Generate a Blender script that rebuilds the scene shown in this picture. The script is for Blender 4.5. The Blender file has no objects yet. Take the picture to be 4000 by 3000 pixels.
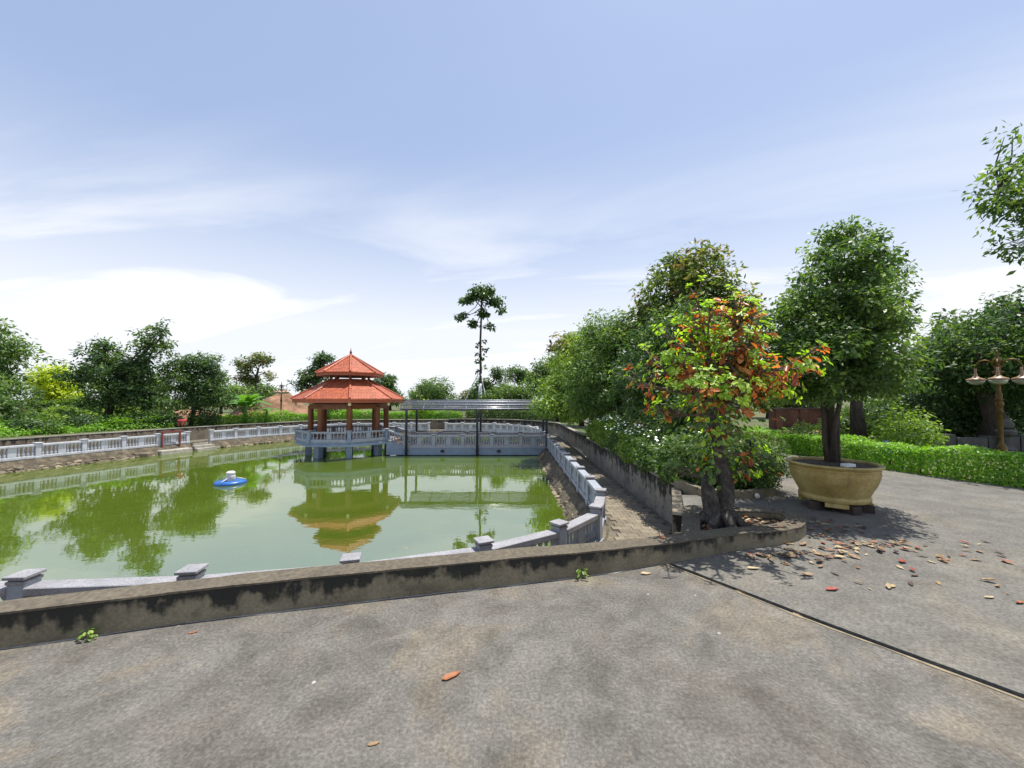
import bpy, bmesh, math, random
import numpy as np
from mathutils import Vector, Matrix
from mathutils.geometry import tessellate_polygon

SC = bpy.context.scene
COL = SC.collection
R = math.radians

# ------------------------------------------------------------------ camera
cam = bpy.data.cameras.new('camera'); cam_o = bpy.data.objects.new('camera', cam); COL.objects.link(cam_o)
cam_o.location = (0, 0, 1.7); cam_o.rotation_euler = (R(92.21), 0, 0)
cam.sensor_width = 36; cam.lens = 13.51; cam.clip_start = 0.05; cam.clip_end = 3000
SC.camera = cam_o

# ------------------------------------------------------------------ sky, sun, exposure
SUN_EL, SUN_AZ = 73.0, 58.0          # azimuth measured from +Y towards +X
w = bpy.data.worlds.new('World'); SC.world = w; w.use_nodes = True
nt = w.node_tree; nd = nt.nodes; lk = nt.links
for n in list(nd): nd.remove(n)
out = nd.new('ShaderNodeOutputWorld'); bg = nd.new('ShaderNodeBackground'); lk.new(bg.outputs[0], out.inputs[0])
bg.inputs[1].default_value = 0.10
sky = nd.new('ShaderNodeTexSky'); sky.sky_type = 'NISHITA'; sky.sun_disc = False
sky.sun_elevation = R(SUN_EL); sky.sun_rotation = R(SUN_AZ); sky.air_density = 1.0; sky.dust_density = 1.2; sky.ozone_density = 2.0
tc = nd.new('ShaderNodeTexCoord'); sx = nd.new('ShaderNodeSeparateXYZ'); lk.new(tc.outputs['Generated'], sx.inputs[0])
def M(op, a, b=None, c=None, cl=False):
    m = nd.new('ShaderNodeMath'); m.operation = op; m.use_clamp = cl
    for i, v in enumerate((a, b, c)):
        if v is None: continue
        if isinstance(v, (int, float)): m.inputs[i].default_value = v
        else: lk.new(v, m.inputs[i])
    return m.outputs[0]
zc = M('ADD', M('MAXIMUM', sx.outputs[2], 0.0), 0.12)
cx = M('DIVIDE', sx.outputs[0], zc); cy = M('DIVIDE', sx.outputs[1], zc)
cb = nd.new('ShaderNodeCombineXYZ'); lk.new(M('MULTIPLY', cx, 0.40), cb.inputs[0]); lk.new(M('MULTIPLY_ADD', cy, 1.0, M('MULTIPLY', cx, 0.25)), cb.inputs[1])
nz = nd.new('ShaderNodeTexNoise'); nz.inputs['Scale'].default_value = 0.75; nz.inputs['Detail'].default_value = 7; nz.inputs['Roughness'].default_value = 0.55; nz.inputs['Distortion'].default_value = 0.9
mp = nd.new('ShaderNodeMapping'); mp.inputs['Location'].default_value = (3.7, 1.9, 0); lk.new(cb.outputs[0], mp.inputs[0]); lk.new(mp.outputs[0], nz.inputs['Vector'])
wisps = nd.new('ShaderNodeMapRange'); wisps.inputs[1].default_value = 0.47; wisps.inputs[2].default_value = 0.68; lk.new(nz.outputs[0], wisps.inputs[0])
low = nd.new('ShaderNodeMapRange'); low.inputs[1].default_value = 0.52; low.inputs[2].default_value = 0.17; lk.new(sx.outputs[2], low.inputs[0])   # cirrus sheets thicken low down
lowp = M('POWER', low.outputs[0], 1.5)
loww = nd.new('ShaderNodeMapRange'); loww.interpolation_type = 'SMOOTHSTEP'; loww.inputs[1].default_value = 0.60; loww.inputs[2].default_value = 0.22; lk.new(sx.outputs[2], loww.inputs[0])
cl = M('ADD', M('MULTIPLY', wisps.outputs[0], M('MULTIPLY_ADD', loww.outputs[0], 0.95, 0.03)), M('MULTIPLY', lowp, 0.86), cl=True)
mixc = nd.new('ShaderNodeMix'); mixc.data_type = 'RGBA'
lk.new(cl, mixc.inputs[0]); lk.new(sky.outputs[0], mixc.inputs[6]); mixc.inputs[7].default_value = (6.6, 6.8, 7.2, 1)
tintn = nd.new('ShaderNodeMix'); tintn.data_type = 'RGBA'; tintn.inputs[0].default_value = 0.55
lk.new(sky.outputs[0], tintn.inputs[6]); tintn.inputs[7].default_value = (3.65, 4.5, 6.5, 1)   # thin high veil over the whole sky
lk.new(tintn.outputs[2], mixc.inputs[6]); lk.new(mixc.outputs[2], bg.inputs[0])

sun = bpy.data.lights.new('sun', 'SUN'); sun.energy = 4.8; sun.angle = R(0.55); sun.color = (1.0, 0.95, 0.86)
sun_o = bpy.data.objects.new('sun', sun); COL.objects.link(sun_o)
sd = Vector((math.sin(R(SUN_AZ)) * math.cos(R(SUN_EL)), math.cos(R(SUN_AZ)) * math.cos(R(SUN_EL)), math.sin(R(SUN_EL))))
sun_o.rotation_euler = sd.to_track_quat('Z', 'Y').to_euler(); sun_o.location = (0, 0, 30)
SC.view_settings.view_transform = 'Standard'; SC.view_settings.look = 'None'
SC.view_settings.exposure = 0.6; SC.view_settings.gamma = 1.0; SC.view_settings.use_curve_mapping = False
SC.cycles.max_bounces = 8; SC.cycles.diffuse_bounces = 3; SC.cycles.transmission_bounces = 6; SC.cycles.transparent_max_bounces = 6
SC.cycles.use_denoising = True

# ------------------------------------------------------------------ materials
class NB:
    def __init__(s, name):
        s.m = bpy.data.materials.new(name); s.m.use_nodes = True; s.t = s.m.node_tree; s.n = s.t.nodes; s.l = s.t.links
        s.p = s.n['Principled BSDF']; s.o = s.n['Material Output']
        s.geo = None
    def pos(s):
        if s.geo is None: s.geo = s.n.new('ShaderNodeNewGeometry')
        return s.geo.outputs['Position']
    def objco(s):
        t = s.n.new('ShaderNodeTexCoord'); return t.outputs['Object']
    def noise(s, scale, detail=4, rough=.55, vec=None, dist=0.):
        t = s.n.new('ShaderNodeTexNoise'); t.inputs['Scale'].default_value = scale; t.inputs['Detail'].default_value = detail
        t.inputs['Roughness'].default_value = rough; t.inputs['Distortion'].default_value = dist
        s.l.new(vec if vec is not None else s.pos(), t.inputs['Vector']); return t.outputs[0]
    def mapping(s, scale, vec=None):
        t = s.n.new('ShaderNodeMapping'); t.inputs['Scale'].default_value = scale
        s.l.new(vec if vec is not None else s.pos(), t.inputs[0]); return t.outputs[0]
    def ramp(s, fac, stops, interp='LINEAR'):
        t = s.n.new('ShaderNodeValToRGB'); e = t.color_ramp.elements; t.color_ramp.interpolation = interp
        while len(e) < len(stops): e.new(0.5)
        for k, (p, c) in zip(e, stops):
            k.position = p; k.color = (*c, 1) if len(c) == 3 else c
        s.l.new(fac, t.inputs[0]); return t.outputs[0]
    def rng(s, fac, a, b, c=0., d=1.):
        t = s.n.new('ShaderNodeMapRange'); t.inputs[1].default_value = a; t.inputs[2].default_value = b; t.inputs[3].default_value = c; t.inputs[4].default_value = d
        s.l.new(fac, t.inputs[0]); return t.outputs[0]
    def math(s, op, a, b):
        t = s.n.new('ShaderNodeMath'); t.operation = op
        for i, v in enumerate((a, b)):
            if isinstance(v, (int, float)): t.inputs[i].default_value = v
            else: s.l.new(v, t.inputs[i])
        return t.outputs[0]
    def mix(s, fac, a, b, mode='MIX'):
        t = s.n.new('ShaderNodeMix'); t.data_type = 'RGBA'; t.blend_type = mode
        for i, v in ((0, fac), (6, a), (7, b)):
            if isinstance(v, (int, float)): t.inputs[i].default_value = v
            elif isinstance(v, tuple): t.inputs[i].default_value = (*v, 1)
            else: s.l.new(v, t.inputs[i])
        return t.outputs[2]
    def base(s, c):
        if isinstance(c, tuple): s.p.inputs['Base Color'].default_value = (*c, 1)
        else: s.l.new(c, s.p.inputs['Base Color'])
    def rough(s, v):
        if isinstance(v, (int, float)): s.p.inputs['Roughness'].default_value = v
        else: s.l.new(v, s.p.inputs['Roughness'])
    def bump(s, h, strength=.3, dist=.02):
        t = s.n.new('ShaderNodeBump'); t.inputs['Strength'].default_value = strength; t.inputs['Distance'].default_value = dist
        s.l.new(h, t.inputs['Height']); s.l.new(t.outputs[0], s.p.inputs['Normal'])
MT = {}
def mat_plain(name, col, rough=.6, var=.25, scale=6., metal=0., bump=.15, spec=None):
    b = NB(name); n = b.noise(scale, 5)
    d = tuple(c * (1 - var) for c in col); u = tuple(min(1, c * (1 + var)) for c in col)
    b.base(b.ramp(n, [(.3, d), (.7, u)])); b.rough(rough); b.p.inputs['Metallic'].default_value = metal
    if spec is not None: b.p.inputs['Specular IOR Level'].default_value = spec
    if bump: b.bump(b.noise(scale * 6, 4), bump, .01)
    MT[name] = b.m; return b.m

# plaza concrete: worn, exposed aggregate, brown and grey patches
b = NB('concrete')
big = b.noise(.75, 5, .62, dist=.6); mid = b.noise(3.1, 7, .7, dist=.5); fine = b.noise(48, 6, .72); sp = b.noise(190, 3, .6)
c = b.ramp(big, [(.28, (.080, .071, .059)), (.40, (.112, .105, .093)), (.51, (.128, .124, .115)), (.58, (.146, .131, .106)), (.70, (.185, .164, .130))])
c = b.mix(.8, c, b.ramp(mid, [(.28, (.42, .40, .37)), (.5, (.95, .93, .9)), (.72, (1.45, 1.42, 1.38))]), 'MULTIPLY')
c = b.mix(.95, c, b.ramp(fine, [(.30, (.50, .49, .48)), (.5, (1.0, .99, .98)), (.68, (1.65, 1.63, 1.6))]), 'MULTIPLY')
c = b.mix(b.math('MULTIPLY', b.rng(sp, .62, .74), .5), c, (.26, .245, .22))
c = b.mix(b.math('MULTIPLY', b.rng(sp, .40, .30), .6), c, (.05, .045, .04))
vor = b.n.new('ShaderNodeTexVoronoi'); vor.inputs['Scale'].default_value = 6; b.l.new(b.pos(), vor.inputs['Vector'])
chip = b.math('MULTIPLY', b.rng(vor.outputs['Distance'], .09, .05), b.rng(b.noise(2.2, 2), .55, .6))
c = b.mix(chip, c, (.40, .38, .35))
b.base(c); b.rough(.92); b.bump(b.math('ADD', b.math('MULTIPLY', fine, .7), b.math('MULTIPLY', sp, .5)), .75, .012); MT['concrete'] = b.m
# road concrete (same slab stuff, cleaner)
b = NB('road_concrete')
big = b.noise(.6, 5, .6, dist=.4); mid = b.noise(2.6, 6, .66); fine = b.noise(42, 6, .72); sp = b.noise(170, 3, .6)
c = b.ramp(big, [(.3, (.098, .092, .083)), (.5, (.122, .119, .111)), (.62, (.135, .126, .108)), (.75, (.162, .152, .132))])
c = b.mix(.7, c, b.ramp(mid, [(.3, (.58, .57, .55)), (.7, (1.3, 1.28, 1.25))]), 'MULTIPLY')
c = b.mix(.92, c, b.ramp(fine, [(.30, (.5, .49, .48)), (.68, (1.6, 1.58, 1.55))]), 'MULTIPLY')
c = b.mix(b.math('MULTIPLY', b.rng(sp, .64, .75), .5), c, (.25, .235, .215))
c = b.mix(b.math('MULTIPLY', b.rng(sp, .40, .30), .6), c, (.05, .046, .04))
b.base(c); b.rough(.92); b.bump(b.math('ADD', b.math('MULTIPLY', fine, .7), b.math('MULTIPLY', sp, .5)), .7, .012); MT['road_concrete'] = b.m

# old plaster with black mould that has run down from the top edge
def stained(name, basec, zt, h, amount=.5, moss=(.05, .06, .025)):
    b = NB(name)
    z = b.n.new('ShaderNodeSeparateXYZ'); b.l.new(b.pos(), z.inputs[0])
    n1 = b.noise(2.1, 6, .62, dist=.5); n2 = b.noise(9, 5, .6); n3 = b.noise(45, 4, .65)
    st = b.noise(1.0, 5, .6, vec=b.mapping((5, 5, 1.1)))
    c = b.ramp(n1, [(.3, tuple(x * .62 for x in basec)), (.5, basec), (.7, tuple(x * 1.25 for x in basec))])
    c = b.mix(.6, c, b.ramp(n3, [(.3, (.55, .55, .55)), (.7, (1.3, 1.3, 1.3))]), 'MULTIPLY')
    hz = b.rng(z.outputs[2], zt - h, zt, 0., 1.)
    m = b.math('ADD', b.math('MULTIPLY', hz, .42), b.math('ADD', b.math('MULTIPLY', st, .8), b.math('MULTIPLY', n2, .5)))
    thr = 1.16 - amount * .5
    mk = b.rng(m, thr - .05, thr + .07)
    c = b.mix(mk, c, (.022, .021, .018))
    c = b.mix(b.math('MULTIPLY', b.rng(n2, .55, .75), .55), c, moss)
    b.base(c); b.rough(.95); b.bump(b.math('ADD', n3, n2), .5, .012); MT[name] = b.m
stained('kerb_plaster', (.20, .172, .115), .24, .24, .52)
stained('wall_plaster', (.24, .22, .18), -.1, .8, .44)
stained('bank_plaster', (.20, .165, .12), -.1, .8, .3)
stained('dock_concrete', (.34, .32, .27), -.8, .6, .3)
# top of the parapet
def speck(name, col, rough=.6, amt=.5, sc=60):
    b = NB(name); n = b.noise(sc, 3, .6); m = b.noise(3, 5, .6)
    c = b.ramp(m, [(.3, tuple(x * .78 for x in col)), (.7, tuple(min(1, x * 1.12) for x in col))])
    c = b.mix(amt, c, b.ramp(n, [(.3, (.55, .55, .56)), (.7, (1.35, 1.35, 1.36))]), 'MULTIPLY')
    b.base(c); b.rough(rough); b.bump(n, .25, .006); MT[name] = b.m
speck('wall_coping', (.30, .28, .235), .95, .7, 25)
speck('parapet_top', (.105, .088, .062), .95, .85, 30)
# painted cast stone of the balustrades
def painted(name, col, dirt=.5):
    b = NB(name); z = b.n.new('ShaderNodeSeparateXYZ'); b.l.new(b.pos(), z.inputs[0])
    n = b.noise(3.5, 5, .6); f = b.noise(55, 3); st = b.noise(1, 5, .6, vec=b.mapping((9, 9, 1.5)))
    c = b.ramp(n, [(.3, tuple(x * .82 for x in col)), (.7, tuple(min(1, x * 1.08) for x in col))])
    c = b.mix(b.math('MULTIPLY', b.rng(st, .55, .75), dirt), c, tuple(x * .42 for x in (.5, .48, .44)))
    c = b.mix(.35, c, b.ramp(f, [(.3, (.7, .7, .7)), (.7, (1.2, 1.2, 1.2))]), 'MULTIPLY')
    b.base(c); b.rough(.62); b.bump(f, .2, .006); MT[name] = b.m
painted('paint_white', (.47, .49, .53), .6)
painted('paint_grey', (.29, .32, .37), .55)
painted('paint_blue', (.20, .26, .35), .35)
speck('granite', (.27, .265, .28), .6, .9, 70)
# pavers
b = NB('paver'); oi = b.n.new('ShaderNodeObjectInfo'); n = b.noise(3, 5, .6); f = b.noise(40, 4, .6)
c = b.ramp(oi.outputs['Random'], [(0, (.17, .142, .105)), (.5, (.195, .165, .125)), (1, (.225, .19, .145))])
c = b.mix(.7, c, b.ramp(n, [(.3, (.5, .5, .48)), (.7, (1.2, 1.18, 1.1))]), 'MULTIPLY')
c = b.mix(.5, c, b.ramp(f, [(.3, (.6, .6, .6)), (.7, (1.3, 1.3, 1.3))]), 'MULTIPLY'); b.base(c); b.rough(.9); b.bump(f, .35, .008); MT['paver'] = b.m
mat_plain('path_bed', (.12, .105, .078), .95, .4, 5, bump=.4)
mat_plain('joint_dirt', (.03, .026, .02), .95, .4, 20, bump=.4)
mat_plain('mortar_lip', (.22, .18, .12), .95, .35, 14, bump=.4)
# soil, ground, bank, stones
b = NB('ground_soil'); n1 = b.noise(.35, 5, .6); n2 = b.noise(4, 6, .65); n3 = b.noise(30, 4)
c = b.ramp(n1, [(.35, (.06, .085, .025)), (.5, (.075, .10, .03)), (.62, (.13, .10, .06)), (.75, (.17, .115, .07))])
c = b.mix(.7, c, b.ramp(n2, [(.3, (.5, .5, .5)), (.7, (1.4, 1.4, 1.4))]), 'MULTIPLY'); b.base(c); b.rough(1.); b.bump(b.math('ADD', n2, n3), .8, .05); MT['ground_soil'] = b.m
mat_plain('dark_soil', (.055, .042, .03), 1., .5, 12, bump=.8)
mat_plain('red_earth', (.22, .125, .075), 1., .45, 1.3, bump=.9)
b = NB('bank'); n2 = b.noise(3, 6, .65); n3 = b.noise(18, 5, .6)
c = b.ramp(n2, [(.3, (.045, .038, .028)), (.5, (.10, .082, .055)), (.7, (.20, .165, .11))]); c = b.mix(.6, c, b.ramp(n3, [(.3, (.5, .5, .5)), (.7, (1.4, 1.4, 1.4))]), 'MULTIPLY')
b.base(c); b.rough(.95); b.bump(b.math('ADD', n2, n3), 1., .06); MT['bank'] = b.m
b = NB('stone'); oi = b.n.new('ShaderNodeObjectInfo'); n = b.noise(7, 6, .65)
c = b.ramp(oi.outputs['Random'], [(0, (.09, .075, .055)), (.5, (.17, .14, .10)), (1, (.28, .235, .165))]); c = b.mix(.7, c, b.ramp(n, [(.3, (.45, .44, .42)), (.7, (1.3, 1.28, 1.2))]), 'MULTIPLY')
b.base(c); b.rough(.9); b.bump(n, .6, .03); MT['stone'] = b.m
# pond water: opaque algae green with a clean mirror skin
b = NB('pond_water'); n = b.noise(.3, 6, .65, dist=.8); s_ = b.noise(70, 2)
b.base(b.ramp(n, [(.3, (.056, .092, .008)), (.7, (.085, .122, .016))])); b.rough(.02); b.p.inputs['IOR'].default_value = 4.6
bumpn = b.noise(1.0, 3, .5, vec=b.mapping((2.2, 3.6, 1))); b.bump(bumpn, .035, .05); MT['pond_water'] = b.m
# roof, timber, metals
b = NB('roof_tile'); oi = b.n.new('ShaderNodeObjectInfo'); n = b.noise(5, 5, .6); f = b.noise(60, 3)
c = b.ramp(n, [(.3, (.31, .075, .033)), (.7, (.47, .125, .056))]); c = b.mix(.55, c, b.ramp(oi.outputs['Random'], [(0, (.62, .6, .58)), (1, (1.15, 1.12, 1.1))]), 'MULTIPLY')
c = b.mix(.4, c, b.ramp(f, [(.3, (.7, .7, .7)), (.7, (1.25, 1.25, 1.25))]), 'MULTIPLY'); c = b.mix(b.math('MULTIPLY', b.rng(b.noise(1.7, 6, .68), .52, .72), .55), c, (.14, .06, .04)); b.base(c); b.rough(.55); b.bump(f, .2, .006); MT['roof_tile'] = b.m
b = NB('timber'); n = b.noise(2.5, 5, .6, vec=b.mapping((7, 7, .6)))
b.base(b.ramp(n, [(.3, (.12, .036, .013)), (.7, (.23, .075, .027))])); b.rough(.42); b.bump(n, .2, .01); MT['timber'] = b.m
mat_plain('timber_dark', (.10, .035, .014), .6, .3, 5)
mat_plain('deck_floor', (.30, .20, .14), .5, .2, 3)
mat_plain('black_steel', (.014, .016, .022), .45, .3, 8, spec=.4)
mat_plain('grey_steel', (.34, .36, .40), .42, .2, 8, metal=.6)
b = NB('canopy_sheet'); b.base((.10, .11, .13)); b.rough(.25); b.p.inputs['Alpha'].default_value = .42; MT['canopy_sheet'] = b.m
mat_plain('gold_paint', (.12, .068, .014), .45, .4, 9, metal=.5)
mat_plain('cream_paint', (.62, .52, .30), .55, .2, 9)
b = NB('lamp_glass'); b.base((.45, .45, .42)); b.rough(.2); b.p.inputs['Transmission Weight'].default_value = .35; b.p.inputs['IOR'].default_value = 1.45; MT['lamp_glass'] = b.m
mat_plain('lamp_shade', (.30, .19, .11), .35, .3, 9)
b = NB('pot_glaze'); z = b.n.new('ShaderNodeSeparateXYZ'); b.l.new(b.pos(), z.inputs[0])
n = b.noise(3, 6, .62); f = b.noise(26, 4); st = b.noise(1, 5, .6, vec=b.mapping((8, 8, 1.2)))
c = b.ramp(n, [(.3, (.28, .20, .06)), (.5, (.38, .29, .10)), (.7, (.46, .37, .15))])
c = b.mix(.5, c, b.ramp(f, [(.3, (.65, .65, .62)), (.7, (1.25, 1.25, 1.2))]), 'MULTIPLY')
c = b.mix(b.math('MULTIPLY', b.rng(st, .54, .72), .5), c, (.13, .10, .06)); b.base(c); b.rough(.55); b.bump(f, .25, .008); MT['pot_glaze'] = b.m
mat_plain('fired_brick', (.045, .032, .027), .9, .4, 12, bump=.5)
mat_plain('white_block', (.66, .66, .66), .8, .15, 12)
mat_plain('blue_plastic', (.02, .11, .36), .35, .2, 7)
mat_plain('white_plastic', (.50, .50, .48), .4, .12, 8)
mat_plain('red_plastic', (.55, .06, .08), .4, .2, 8)
mat_plain('maroon_paint', (.16, .03, .03), .55, .3, 9)
b = NB('brick_wall'); bt = b.n.new('ShaderNodeTexBrick'); bt.inputs['Scale'].default_value = 1.0; bt.inputs['Brick Width'].default_value = .24; bt.inputs['Row Height'].default_value = .08; bt.inputs['Mortar Size'].default_value = .008
bt.inputs['Color1'].default_value = (.15, .075, .05, 1); bt.inputs['Color2'].default_value = (.10, .06, .042, 1); bt.inputs['Mortar'].default_value = (.14, .125, .105, 1)
sw = b.n.new('ShaderNodeSeparateXYZ'); b.l.new(b.pos(), sw.inputs[0]); cw_ = b.n.new('ShaderNodeCombineXYZ'); b.l.new(b.math('ADD', sw.outputs[0], sw.outputs[1]), cw_.inputs[0]); b.l.new(sw.outputs[2], cw_.inputs[1]); b.l.new(cw_.outputs[0], bt.inputs['Vector'])
b.base(b.mix(.8, bt.outputs[0], b.ramp(b.noise(1.6, 5, .6), [(.3, (.45, .44, .42)), (.7, (1.25, 1.25, 1.2))]), 'MULTIPLY')); b.rough(.95); b.bump(bt.outputs['Fac'], -.4, .01); MT['brick_wall'] = b.m
mat_plain('old_stone', (.10, .098, .09), .9, .35, 3, bump=.5)
def bark(name, col, sc=(9, 9, 1.6), hi=None):
    b = NB(name); n = b.noise(2.2, 7, .68, vec=b.mapping(sc)); m = b.noise(2.4, 4)
    c = b.ramp(n, [(.3, tuple(x * .4 for x in col)), (.5, col), (.72, hi or tuple(x * 1.7 for x in col))])
    c = b.mix(.5, c, b.ramp(m, [(.3, (.6, .6, .6)), (.7, (1.25, 1.25, 1.25))]), 'MULTIPLY'); b.base(c); b.rough(.95); b.bump(n, .9, .04); MT[name] = b.m
bark('bark', (.06, .048, .038)); bark('bark_grey', (.062, .053, .045), (7, 7, 5), hi=(.17, .155, .14)); bark('bark_pale', (.34, .32, .29), hi=(.55, .53, .5))
bark('twig_bark', (.17, .13, .10), (20, 20, 20))
LEAFK = 2.3
def leafmat(name, stops, trans=.42, rough=.44, tcol=(1.5, 1.6, .55)):
    stops = [(p, tuple(x * LEAFK for x in c)) for p, c in stops]
    b = NB(name); a = b.n.new('ShaderNodeAttribute'); a.attribute_name = 'tint'
    c = b.ramp(a.outputs['Fac'], stops); b.base(c); b.rough(rough); b.p.inputs['Specular IOR Level'].default_value = .38
    t = b.n.new('ShaderNodeBsdfTranslucent'); b.l.new(b.mix(1., c, tcol, 'MULTIPLY'), t.inputs[0])
    ms = b.n.new('ShaderNodeMixShader'); ms.inputs[0].default_value = trans
    b.l.new(b.p.outputs[0], ms.inputs[1]); b.l.new(t.outputs[0], ms.inputs[2]); b.l.new(ms.outputs[0], b.o.inputs[0]); MT[name] = b.m
leafmat('leaf_dark', [(0, (.015, .033, .014)), (.6, (.031, .058, .021)), (1, (.066, .10, .032))])
leafmat('leaf_mid', [(0, (.023, .046, .015)), (.6, (.048, .082, .024)), (1, (.10, .14, .038))])
leafmat('leaf_bright', [(0, (.04, .075, .015)), (.5, (.082, .13, .024)), (1, (.16, .205, .045))])
leafmat('leaf_yellow', [(0, (.09, .13, .015)), (.5, (.19, .23, .02)), (1, (.30, .31, .03))])
leafmat('leaf_olive', [(0, (.025, .045, .014)), (.6, (.055, .075, .022)), (.88, (.11, .12, .035)), (1, (.14, .085, .04))])
leafmat('leaf_purple', [(0, (.035, .03, .025)), (.5, (.07, .055, .035)), (1, (.12, .10, .04))])
leafmat('leaf_lime', [(0, (.07, .13, .013)), (.5, (.13, .20, .022)), (1, (.20, .255, .038))], .5, .4, (1.35, 1.5, .5))
leafmat('leaf_red', [(0, (.075, .018, .011)), (.4, (.16, .05, .016)), (.7, (.27, .105, .024)), (1, (.31, .17, .05))], .42, .35, (1.5, .95, .5))
leafmat('leaf_hedge', [(0, (.035, .085, .01)), (.5, (.075, .15, .015)), (1, (.14, .225, .025))])
leafmat('leaf_banana', [(0, (.05, .11, .02)), (1, (.12, .20, .045))], .4, .35)
for nme, cc in (('litter_tan', (.22, .135, .06)), ('litter_pale', (.34, .26, .145)), ('litter_red', (.26, .045, .025)), ('litter_orange', (.26, .085, .025)), ('litter_brown', (.055, .03, .02))):
    mat_plain(nme, cc, .6, .3, 25, bump=.2)
leafmat('petal', [(0, (.75, .75, .70)), (1, (.85, .85, .82))], .2, .5, (1, 1, 1))
leafmat('petal_orange', [(0, (.75, .30, .04)), (1, (.85, .45, .10))], .2, .5, (1, 1, 1))

# ------------------------------------------------------------------ mesh helpers
def link(name, me, mat=None, parent=None, loc=None):
    o = bpy.data.objects.new(name, me); COL.objects.link(o)
    if mat and me is not None and not me.materials: me.materials.append(MT[mat])
    if loc is not None: o.location = loc
    if parent is not None: put(o, parent)
    return o
def put(o, parent):
    o.parent = parent
    m = Matrix.Translation(wloc(parent)); o.matrix_parent_inverse = m.inverted()
WL = {}
def wloc(o):
    return WL.get(o.name, Vector((0, 0, 0)))
def empty(name, loc, label=None, cat=None, group=None):
    o = bpy.data.objects.new(name, None); o.empty_display_size = .2; o.location = loc; COL.objects.link(o)
    WL[o.name] = Vector(loc); tag(o, label, cat, group); return o
def tag(o, label=None, cat=None, group=None, kind=None):
    if label: o['label'] = label
    if cat: o['category'] = cat
    if group: o['group'] = group
    if kind: o['kind'] = kind
    return o
class MB:
    """collects vertices and faces of one mesh"""
    def __init__(s): s.v = []; s.f = []
    def add(s, v, f):
        k = len(s.v); s.v += [tuple(x) for x in v]; s.f += [tuple(i + k for i in q) for q in f]; return s
    def box(s, c, d, rz=0.):
        x, y, z = (q / 2 for q in d); ca, sa = math.cos(rz), math.sin(rz); vs = []
        for k in (-1, 1):
            for i, j in ((-1, -1), (1, -1), (1, 1), (-1, 1)):
                a, b_ = i * x, j * y; vs.append((c[0] + a * ca - b_ * sa, c[1] + a * sa + b_ * ca, c[2] + k * z))
        return s.add(vs, [(3, 2, 1, 0), (4, 5, 6, 7), (0, 1, 5, 4), (1, 2, 6, 5), (2, 3, 7, 6), (3, 0, 4, 7)])
    def lathe(s, prof, n=16, c=(0, 0, 0), cap=True):
        vs = []; fs = []
        for r, z in prof:
            for i in range(n):
                a = 2 * math.pi * i / n; vs.append((c[0] + r * math.cos(a), c[1] + r * math.sin(a), c[2] + z))
        for k in range(len(prof) - 1):
            for i in range(n):
                j = (i + 1) % n; fs.append((k * n + i, k * n + j, (k + 1) * n + j, (k + 1) * n + i))
        if cap: fs.append(tuple(range(n))[::-1]); fs.append(tuple((len(prof) - 1) * n + i for i in range(n)))
        return s.add(vs, fs)
    def tube(s, pts, rad, n=7, cap=True):
        pts = [Vector(p) for p in pts]; vs = []; fs = []; m = len(pts)
        if not hasattr(rad, '__len__'): rad = [rad] * m
        up = Vector((.31, .17, .93))
        for k, p in enumerate(pts):
            t = (pts[min(k + 1, m - 1)] - pts[max(k - 1, 0)]).normalized()
            a = t.cross(up)
            if a.length < .05: a = t.cross(Vector((1, 0, 0)))
            a.normalize(); b_ = t.cross(a)
            for i in range(n):
                g = 2 * math.pi * i / n; vs.append(p + (a * math.cos(g) + b_ * math.sin(g)) * rad[k])
        for k in range(m - 1):
            for i in range(n):
                j = (i + 1) % n; fs.append((k * n + i, k * n + j, (k + 1) * n + j, (k + 1) * n + i))
        if cap: fs.append(tuple(range(n))[::-1]); fs.append(tuple((m - 1) * n + i for i in range(n)))
        return s.add(vs, fs)
    def prism(s, poly, z0, z1):
        n = len(poly)
        area = sum(poly[i][0] * poly[(i + 1) % n][1] - poly[(i + 1) % n][0] * poly[i][1] for i in range(n))
        if area < 0: poly = poly[::-1]
        tri = tessellate_polygon([[Vector((p[0], p[1], 0)) for p in poly]])
        vs = [(p[0], p[1], z0) for p in poly] + [(p[0], p[1], z1) for p in poly]
        fs = []
        for t in tri:
            a, b_, c = t
            cr = (poly[b_][0] - poly[a][0]) * (poly[c][1] - poly[a][1]) - (poly[b_][1] - poly[a][1]) * (poly[c][0] - poly[a][0])
            if cr < 0: a, c = c, a
            fs.append((a + n, b_ + n, c + n)); fs.append((c, b_, a))
        for i in range(n):
            j = (i + 1) % n; fs.append((i, j, j + n, i + n))
        return s.add(vs, fs)
    def mesh(s, name, smooth=False):
        me = bpy.data.meshes.new(name); me.from_pydata(s.v, [], s.f); me.update()
        if smooth: me.polygons.foreach_set('use_smooth', [True] * len(me.polygons))
        return me
    def build(s, name, mat, parent=None, smooth=False, loc=None):
        return link(name, s.mesh(name, smooth), mat, parent, loc)
def bevel(me, w=.01, seg=1):
    bm = bmesh.new(); bm.from_mesh(me); bmesh.ops.bevel(bm, geom=bm.edges[:], offset=w, segments=seg, affect='EDGES', clamp_overlap=True); bm.to_mesh(me); bm.free(); return me
def smooth_by_angle(me, ang=40):
    me.polygons.foreach_set('use_smooth', [True] * len(me.polygons)); me.set_sharp_from_angle(angle=R(ang)); return me
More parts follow.
